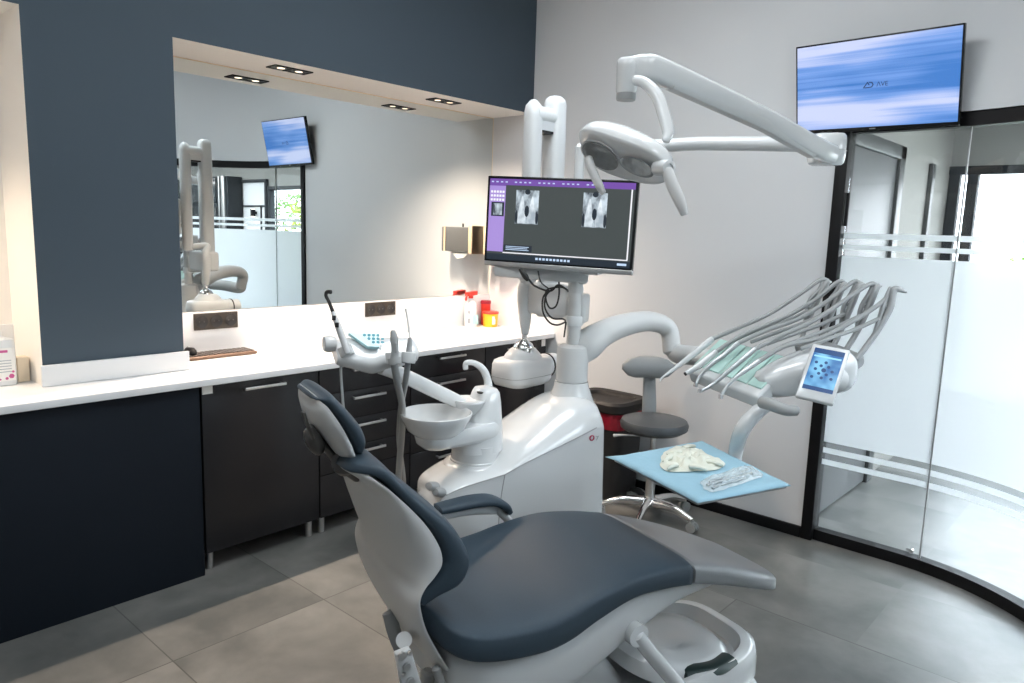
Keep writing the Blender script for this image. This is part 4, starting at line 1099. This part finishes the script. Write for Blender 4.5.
# main body: rounded pod running from the rests to the rounded right end
P_ = [pt(760, 383, 2.60), pt(773, 381, 2.60), pt(798, 374, 2.60), pt(820, 370, 2.61), pt(835, 369, 2.62), pt(843, 369, 2.63)]
obj('pod', G().tube(P_, [.040, .056, .070, .080, .078, .055], n=36, ref=(0, 0, 1), flat=1.25, ex=2.8), M_WPL, du)
# instrument rest block
blk = [pt(686, 378, 2.80), pt(746, 404, 2.52), pt(776, 398, 2.50), pt(790, 374, 2.56), pt(742, 341, 2.92), pt(713, 340, 2.96)]
top = [pt(686, 366, 2.80), pt(752, 396, 2.50), pt(776, 388, 2.50), pt(795, 360, 2.60), pt(745, 334, 2.93), pt(713, 338, 2.96)]
# a wedge with flat sloping top
b0, b1, b2, b3 = pt(687, 370, 2.84), pt(757, 397, 2.50), pt(797, 358, 2.62), pt(722, 338, 2.98)
obj('rest_block', G().quadbox([b0, b1, b2, b3], .055), M_WPL, du, bevel=.012, seg=4)
nb = np.cross(b1 - b0, b3 - b0); nb /= np.linalg.norm(nb)
if nb[2] < 0: nb = -nb
bl = lambda a, b, o=0: b0 * (1 - a) * (1 - b) + b1 * a * (1 - b) + b2 * a * b + b3 * (1 - a) * b + nb * o
for i in range(5):
    a0, a1 = .025 + i * .192, .025 + i * .192 + .175
    obj('silicone_rest', G().quadbox([bl(a0, .16, .006), bl(a1, .16, .006), bl(a1, .92, .010), bl(a0, .92, .010)], .008), M_TEAL, du, bevel=.003)
obj('side_handle', G().tube([pt(762, 402, 2.47), pt(772, 405, 2.43), pt(786, 410, 2.40), pt(797, 410.5, 2.40)], [.021, .021, .019, .017], n=18), M_GPL, du)
# touchscreen
t0_, t1_, t2_, t3_ = pt(795, 396, 2.42), pt(833, 405, 2.37), pt(850.5, 350, 2.42), pt(813, 343, 2.47)
ts = obj('touchscreen', G().quadbox([t0_, t1_, t2_, t3_], .022), M_WPL, du, bevel=.006, seg=4)
tn = np.cross(t1_ - t0_, t3_ - t0_); tn /= np.linalg.norm(tn)
if tn @ (CAM - t0_) < 0: tn = -tn
tl = lambda a, b, o=0: t0_ * (1 - a) * (1 - b) + t1_ * a * (1 - b) + t2_ * a * b + t3_ * (1 - a) * b + tn * o
def trect(g, a0, b0, a1, b1, o): return g.quadbox([tl(a0, b0, o), tl(a1, b0, o), tl(a1, b1, o), tl(a0, b1, o)], .0004)
tp_ = obj('display', trect(G(), .1, .17, .9, .93, .0008), M_TOUCH, ts, smooth=0)
obj('status_bar', trect(G(), .1, .84, .9, .93, .0014), E_BUBBLE, tp_, smooth=0)
obj('menu_bar', trect(G(), .1, .17, .9, .24, .0014), E_BUBBLE, tp_, smooth=0)
obj('title_strip', trect(G(), .14, .77, .86, .80, .0014), E_LBLUE, tp_, smooth=0)
g = G()
for a, b in ((.5, .55), (.4, .62), (.6, .62), (.4, .48), (.6, .48), (.5, .69), (.5, .41), (.28, .55), (.72, .55), (.25, .67), (.75, .42), (.25, .40)):
    c = tl(a, b, .0016); r_ = .0075 if (a, b) == (.5, .55) else .0052
    x = t1_ - t0_; x /= np.linalg.norm(x); y = np.cross(tn, x)
    g.add([c + x * r_ * math.cos(q) + y * r_ * math.sin(q) for q in np.linspace(0, 2 * PI, 14, endpoint=False)], [tuple(range(14))])
obj('menu_dots', g, E_BUBBLE, tp_, smooth=0)
obj('screen_mount', G().tube([pt(838, 380, 2.5), pt(825, 376, 2.46)], .04, n=18, smooth=False), M_WPL2, du)
# whip arms
whips = [((824, 278), (815, 300), (806, 325), (801, 341), 2.86), ((841, 280), (834, 302), (826, 326), (820, 344), 2.80), ((857, 280), (850, 304), (842, 328), (833, 347), 2.74), ((874, 282), (867, 306), (858, 330), (846, 350), 2.68), ((892, 284), (888, 308), (876, 333), (856, 360), 2.62)]
for i, (a, b, c, d, D_) in enumerate(whips):
    n_ = (a[0] + 14, a[1] + 8) if i == 4 else (a[0] + 7, a[1] + 4)
    g = G().tube([pt(*d, D_ - .02), pt(*c, D_), pt(b[0] + 2, b[1], D_), pt(a[0] + 2, a[1] + 6, D_), pt(*n_, D_)], [.017, .018, .021, .022, .007], n=14, ref=ray(*a), flat=.6)
    g.tube([pt(c[0] - 2, c[1] + 3, D_), pt(b[0] - 6, b[1] + 2, D_), pt(a[0] - 5, a[1] + 12, D_), pt(a[0] - 2, a[1] + 4, D_)], [.013, .014, .014, .010], n=12, ref=ray(*a), flat=.6)
    g.tube([pt(b[0] - 6, b[1] + 1, D_), pt(b[0] + 3, b[1] + 0, D_)], .006, n=10, smooth=False)
    obj('whip_arm', g, M_GPL, du)
obj('whip_base', G().tube([pt(800, 345, 2.84), pt(826, 350, 2.74), pt(858, 362, 2.62)], [.03, .032, .03], n=16), M_GPL, du)
# handpieces: tip ... grip end, then hose to the whip top, then down the whip
hp = [([(660, 382), (662, 378), (677, 367), (695, 353), (712, 339)], [(738, 328), (769, 314), (800, 294), (820, 280), (828, 281)], 2.82, 2.86, 'white', 'farthest handpiece, longest white one pointing to the lower left'),
      ([(686, 373.5), (697, 367), (706, 360), (716, 352)], [(741, 336), (785, 317), (815, 300), (838, 282), (845, 284)], 2.76, 2.80, 'white', 'second farthest handpiece, short white one with a dark opening'),
      ([(696, 385), (698, 379), (703, 372), (713, 363), (724, 355), (738, 343)], [(765, 331), (800, 318), (832, 298), (853, 282), (861, 284)], 2.68, 2.74, 'steel', 'middle handpiece, slim steel one bent down at its neck'),
      ([(700, 391), (703, 390), (712, 385), (724, 375), (742, 360), (755, 349)], [(780, 336), (815, 320), (848, 298), (870, 284), (878, 287)], 2.60, 2.68, 'steel', 'second nearest handpiece, long steel one whose head meets the middle one'),
      ([(721, 397), (725, 389), (733, 380), (746, 370), (759, 361)], [(785, 346), (820, 338), (855, 320), (882, 302), (893, 290)], 2.53, 2.63, 'steel', 'nearest handpiece, steel one with a round head')]
for i, (tip, hose, d0, d1, kind, lab) in enumerate(hp):
    P_ = [pt(*p, d0 + .03 * k_ / len(tip)) for k_, p in enumerate(tip)]
    t = thing('dental_handpiece', P_[-1], lab, 'handpiece', 'handpieces on the instrument console')
    n_ = len(P_)
    if kind == 'white': rad = ([.003, .004, .009, .0125, .013] if n_ == 5 else [.008, .0125, .013, .013])
    else: rad = [.006] + [.0055, .007, .0085, .0095, .010, .010][:n_ - 1]
    obj('grip', G().tube(P_, rad, n=16), M_WPL if kind == 'white' else M_STEEL, t)
    if kind == 'steel': obj('turbine_head', G().cyl(P_[0] - U2 * .006 - R2 * .002, P_[0] + U2 * .008, .0085), M_CHROME, t)
    elif i == 1: obj('nozzle', G().cyl(P_[0] - (P_[1] - P_[0]) * .12, P_[0], .007), M_RUBBER, t)
    Hs = [P_[-1]] + [pt(*p, d0 + .03 + (d1 - d0 - .03) * (k_ + 1) / len(hose)) for k_, p in enumerate(hose)]
    obj('hose', G().tube(Hs, [.009, .0085, .008, .008, .0085, .009], n=12), M_GHOSE, t)
    # lower run of the hose, back from the whip to the console
    wq = whips[i]
    obj('return_hose', G().tube([pt(wq[2][0] + 2, wq[2][1] - 14, d1 - .02), pt(wq[2][0] - 20, wq[2][1] - 4, d1 - .03), pt(wq[2][0] - 48, wq[2][1] + 6, d1 - .05), pt(wq[2][0] - 75, wq[2][1] + 16, d1 - .06)], .0075, n=10), M_GHOSE, t)
# tray arm
obj('tray_arm', G().tube([pt(768, 404, 2.52), pt(754, 415, 2.53), pt(742, 430, 2.54), pt(736, 450, 2.60), pt(734, 468, 2.58), pt(722, 478, 2.42)], [.022, .026, .027, .025, .02, .014], n=20), M_WPL, du)

# tray with drape
TZ = .80
def pz(px, py, z):
    d = ray(px, py); return CAM + d * ((z - H) / d[2])
c0, c1, c2, c3_ = pz(613, 455, TZ), pz(698, 499, TZ), pz(789, 482, TZ), pz(702, 439, TZ)
ty = thing('instrument_tray', (c0 + c2) / 2, 'flat rectangular instrument tray covered with a pale blue paper drape', 'tray')
cm = (c0 + c2) / 2
ins = lambda q, s_: cm + (q - cm) * s_
obj('plate', G().quadbox([ins(q, .985) - np.array([0, 0, .008]) for q in (c0, c1, c2, c3_)], .014), M_GPL, ty, bevel=.004)
obj('holder', G().quadbox([ins(q, .3) - np.array([0, 0, .0225]) for q in (c0, c1, c2, c3_)], .012), M_WPL2, ty, bevel=.004)
n = 28; vs = []; fs_ = []
for i in range(n + 1):
    for j in range(n + 1):
        a, b = -.012 + 1.024 * i / n, -.012 + 1.024 * j / n
        p = c0 * (1 - a) * (1 - b) + c1 * a * (1 - b) + c2 * a * b + c3_ * (1 - a) * b
        z = .0015 * noise.noise(Vector((a * 7, b * 7, 0))) + .001 * math.sin(a * 40 + b * 9) * max(0, b - .6)
        e = max(0, -a, a - 1, -b, b - 1)
        z -= e * .55
        if i < 3 and j < 3: p = p + (c0 - cm) / np.linalg.norm(c0 - cm) * .02 * (3 - i) * (3 - j) / 9
        vs.append(p + np.array([0, 0, z - .003]))
for i in range(n):
    for j in range(n): fs_.append((i * (n + 1) + j, (i + 1) * (n + 1) + j, (i + 1) * (n + 1) + j + 1, i * (n + 1) + j + 1))
dz_ = tag(obj('tray_drape', G().add(vs, fs_), M_BLUE, smooth=60, loc=cm), 'pale blue paper drape spread over the instrument tray', 'drape')
sm = dz_.modifiers.new('sol', 'SOLIDIFY'); sm.thickness = .0015; sm.offset = 1


def rumple(name, label, cat, poly, z0, hmax, mat, seed, fine=18., groove=0.):
    """a crumpled soft thing: a dome over an outline, folded by noise"""
    P_ = np.array([pz(a, b, TZ)[:2] for a, b in poly]); P_ = catmull(np.vstack([P_, P_[:1]]), 6)[:-1]; c = P_.mean(0); K = 14; n = len(P_)
    vs = [np.array([*c, z0 + hmax])]; fs_ = []
    for r_ in range(1, K + 1):
        s_ = r_ / K
        for i, p in enumerate(P_):
            q = c + (p - c) * s_
            w_ = noise.noise(Vector((q[0] * fine, q[1] * fine, seed)))
            w2 = abs(noise.noise(Vector((q[0] * fine * 2.3, q[1] * fine * 2.3, seed + 9))))
            zz = z0 + hmax * (1 - s_ ** 4) * (.35 + .7 * w_ + .9 * w2) + (.001 if r_ < K else -.0005)
            zz = max(zz, z0 + .0006) if r_ < K else z0
            q = q + (P_[i] - c) * .10 * w_ * s_
            vs.append(np.array([*q, zz]))
    for i in range(n): fs_.append((0, 1 + i, 1 + (i + 1) % n))
    for r_ in range(K - 1):
        for i in range(n):
            a = 1 + r_ * n; b = a + n
            fs_.append((a + i, b + i, b + (i + 1) % n, a + (i + 1) % n))
    fs_.append(tuple(1 + (K - 1) * n + i for i in range(n - 1, -1, -1)))
    return tag(obj(name, G().add(vs, fs_), mat, smooth=50, loc=[*c, z0]), label, cat)


rumple('latex_gloves', 'crumpled pair of cream latex gloves lying on the blue tray drape', 'gloves', [(659, 462), (665, 451), (682, 447), (699, 450), (712, 457), (727, 464), (718, 469), (697, 471), (676, 472), (664, 469)], TZ, .026, M_GLOVE, 3.3, 22)
gl = bpy.data.objects['latex_gloves']
for a, b, c, d, r_ in ((672, 456, 664, 462, .0075), (680, 452, 667, 454, .008), (700, 456, 714, 459, .008), (705, 461, 722, 465, .008), (690, 466, 707, 470, .007), (684, 448, 694, 446, .007), (676, 465, 668, 469, .007)):
    fg = obj('finger', G().tube([pz(a, b, TZ + .014), pz((a + c) / 2, (b + d) / 2 - 1, TZ + .016), pz(c, d, TZ + .007)], [r_ * 1.2, r_, r_ * .8], n=10, ref=(0, 0, 1), flat=1.4), M_GLOVE, smooth=60, loc=list(gl.location)); fg.parent = gl; fg.location = (0, 0, 0)
pk = thing('instrument_pouch', pz(730, 478, TZ), 'clear sterile pouch holding grey dental instruments on the blue drape', 'pouch')
P_ = [pz(a, b, TZ + .006) for a, b in ((700, 484), (704, 490), (714, 492), (735, 486), (755, 478), (762, 475), (755, 468), (742, 466), (722, 473), (702, 480))]
o = rumple('film', None, None, [(700, 484), (706, 491), (714, 492), (735, 486), (755, 479), (763, 476), (755, 468), (745, 466), (722, 473), (702, 480)], TZ, .016, M_FILM, 8.1, 30)
o.parent = pk; o.location = [o.location[i] - pk.location[i] for i in range(3)]
for a, b, c, d, r_ in ((707, 485, 752, 473, .0045), (709, 482, 748, 470, .004), (712, 488, 745, 478, .0035)):
    obj('instrument', G().tube([pz(a, b, TZ + .008), pz((a + c) / 2, (b + d) / 2, TZ + .010), pz(c, d, TZ + .008)], [r_, r_ * .7, r_], n=10), M_STEEL, pk)

# ------------------------------------------------------------------ stool
SX, SY = -1.985, 3.42
st = thing('operator_stool', (SX, SY, 0), 'grey operator stool with backrest and five chrome legs by the back wall', 'stool')
obj('seat', G().lathe((SX, SY, .535), [(.05, -.048), (.15, -.038), (.180, -.018), (.184, .005), (.174, .024), (.12, .036), (0, .040)], n=48), M_STOOL, st)
obj('gas_lift', G().cyl((SX, SY, .10), (SX, SY, .30), .026).cyl((SX, SY, .28), (SX, SY, .49), .016), M_ALU, st)
obj('lever', G().tube([(SX, SY, .47), (SX - .13, SY - .10, .465), (SX - .17, SY - .13, .46)], [.006, .006, .009], n=8), M_XR, st)
bx = np.array([SX - .145, SY + .13])
obj('back_support', G().tube([(SX - .02, SY + .05, .49), (bx[0] + .03, bx[1] + .01, .495), (bx[0] + .01, bx[1] + .035, .60), (bx[0], bx[1] + .03, .78)], [.036, .04, .04, .034], n=16, ref=(.74, .66, 0), flat=.35, ex=3), M_STOOLB, st)
obj('backrest', G().loft([[np.array([bx[0], bx[1] + .01, .815]) + np.array([.74, .66, 0]) * .14 * s_ * math.cos(q) + np.array([-.66, .74, 0]) * (.05 * s_ * math.sin(q) - .03 * math.cos(q) ** 2) + np.array([0, 0, z]) for q in np.linspace(0, 2 * PI, 36, endpoint=False)]
     for z, s_ in ((-.06, .55), (-.05, .82), (-.015, 1.08), (.015, 1.08), (.045, .8), (.058, .5))]), M_STOOLB, st, smooth=60)
ANG = 0
hub = obj('hub', G().lathe((SX, SY, 0), [(.035, .075), (.045, .09), (.04, .115), (.028, .125)], n=28), M_CHROME, st)
for i in range(5):
    a = math.radians(ANG + 72 * i)
    dx, dy = math.cos(a), math.sin(a)
    lg = obj('leg', G().tube([(SX + dx * .03, SY + dy * .03, .098), (SX + dx * .15, SY + dy * .15, .098), (SX + dx * .26, SY + dy * .26, .066)], [.029, .022, .016], n=14, ref=(0, 0, 1), flat=.9), M_CHROME, st)
    cx, cy = SX + dx * .265, SY + dy * .265
    px_, py_ = -dy, dx
    obj('caster', G().cyl((cx - px_ * .022, cy - py_ * .022, .027), (cx - px_ * .006, cy - py_ * .006, .027), .027).cyl((cx + px_ * .006, cy + py_ * .006, .027), (cx + px_ * .022, cy + py_ * .022, .027), .027).cyl((cx, cy, .03), (cx, cy, .066), .009), M_GPL, lg)

# ------------------------------------------------------------------ waste bin
bn = thing('waste_bin', (-2.40, 3.57, 0), 'tall black waste bin with a red bag under its lid against the back wall', 'bin')
def rr(cx, cy, hx, hy, z, n=36, e=5): return [np.array([cx + sgp(math.cos(q), e) * hx, cy + sgp(math.sin(q), e) * hy, z]) for q in np.linspace(0, 2 * PI, n, endpoint=False)]
obj('body', G().loft([rr(-2.40, 3.57, .17, .13, .0), rr(-2.40, 3.57, .175, .135, .02), rr(-2.40, 3.57, .19, .155, .50)]), M_BIN, bn, smooth=50)
obj('bag', G().loft([rr(-2.40, 3.57, .192, .157, .44, 60), [p + np.array([0, 0, .006 * math.sin(i * 2.1)]) + (p - np.array([-2.40, 3.57, .50])) * .02 * math.sin(i * 1.7) for i, p in enumerate(rr(-2.40, 3.57, .197, .162, .50, 60))], rr(-2.40, 3.57, .19, .155, .545, 60)]), M_REDB, bn)
obj('lid', G().loft([rr(-2.40, 3.57, .20, .165, .535), rr(-2.40, 3.57, .21, .175, .545), rr(-2.40, 3.57, .21, .175, .585), rr(-2.40, 3.57, .195, .16, .60), rr(-2.40, 3.57, .16, .12, .595), rr(-2.40, 3.57, .15, .11, .575), rr(-2.40, 3.57, .05, .04, .572)]), M_BINL, bn, smooth=40)

# ------------------------------------------------------------------ lights
def area(name, loc, sx, sy, e, col, rot=(0, 0, 0)):
    l = bpy.data.lights.new(name, 'AREA'); l.shape = 'RECTANGLE'; l.size = sx; l.size_y = sy; l.energy = e; l.color = col
    o = bpy.data.objects.new(name, l); COL.objects.link(o); o.location = loc; o.rotation_euler = rot
    return o


area('ceiling_panel_light', (-1.6, 2.2, CEIL - .02), 1.2, .6, 24, (.92, .97, 1))
area('ceiling_panel_light', (-1.3, .3, CEIL - .02), 1.2, .6, 20, (.92, .97, 1))
area('ceiling_panel_light', (.2, 1.2, CEIL - .02), .6, 1.2, 14, (.92, .97, 1))
area('hall_light', (1.5, 5.0, 2.73), 3.5, 1.6, 75, (.94, .98, 1))
area('hall_light', (5.5, 5.0, 2.73), 3.5, 1.6, 70, (.94, .98, 1))
l = bpy.data.lights.new('worktop_spot', 'SPOT'); l.energy = 60; l.color = (1, .8, .6); l.spot_size = math.radians(120); l.spot_blend = .7; l.shadow_soft_size = .05
lo = bpy.data.objects.new('worktop_spot', l); COL.objects.link(lo); lo.location = (-3.4, .1, 2.28)

wd = bpy.data.worlds.new('world'); SC.world = wd; wd.use_nodes = True
nt = wd.node_tree; bg = nt.nodes['Background']
sky = nt.nodes.new('ShaderNodeTexSky'); sky.sky_type = 'PREETHAM' if 'PREETHAM' in [i.identifier for i in sky.bl_rna.properties['sky_type'].enum_items] else sky.sky_type
sky.turbidity = 8
sky.sun_direction = Vector((.3, -.5, .8)).normalized()
mxn = nt.nodes.new('ShaderNodeMix'); mxn.data_type = 'RGBA'; mxn.inputs[0].default_value = .75; mxn.inputs[7].default_value = (.85, .93, 1, 1)
nt.links.new(sky.outputs[0], mxn.inputs[6]); nt.links.new(mxn.outputs[2], bg.inputs[0])
bg.inputs[1].default_value = 8

# ------------------------------------------------------------------ camera + view
cd = bpy.data.cameras.new('camera'); co = bpy.data.objects.new('camera', cd); COL.objects.link(co)
from mathutils import Matrix
M4 = Matrix(((R2[0], U2[0], -_f[0], 0), (R2[1], U2[1], -_f[1], 0), (R2[2], U2[2], -_f[2], H), (0, 0, 0, 1)))
co.matrix_world = M4
cd.sensor_width = 36; cd.lens = FOC / 1024 * 36; cd.clip_start = .02
SC.camera = co
SC.view_settings.view_transform = 'Standard'; SC.view_settings.look = 'None'; SC.view_settings.gamma = 1
SC.view_settings.use_curve_mapping = False
SC.view_settings.exposure = .52
SC.cycles.max_bounces = 10; SC.cycles.diffuse_bounces = 5; SC.cycles.glossy_bounces = 5; SC.cycles.transparent_max_bounces = 16
SC.cycles.sample_clamp_indirect = 8
SC.cycles.use_denoising = True
SC.cycles.caustics_reflective = False; SC.cycles.caustics_refractive = False
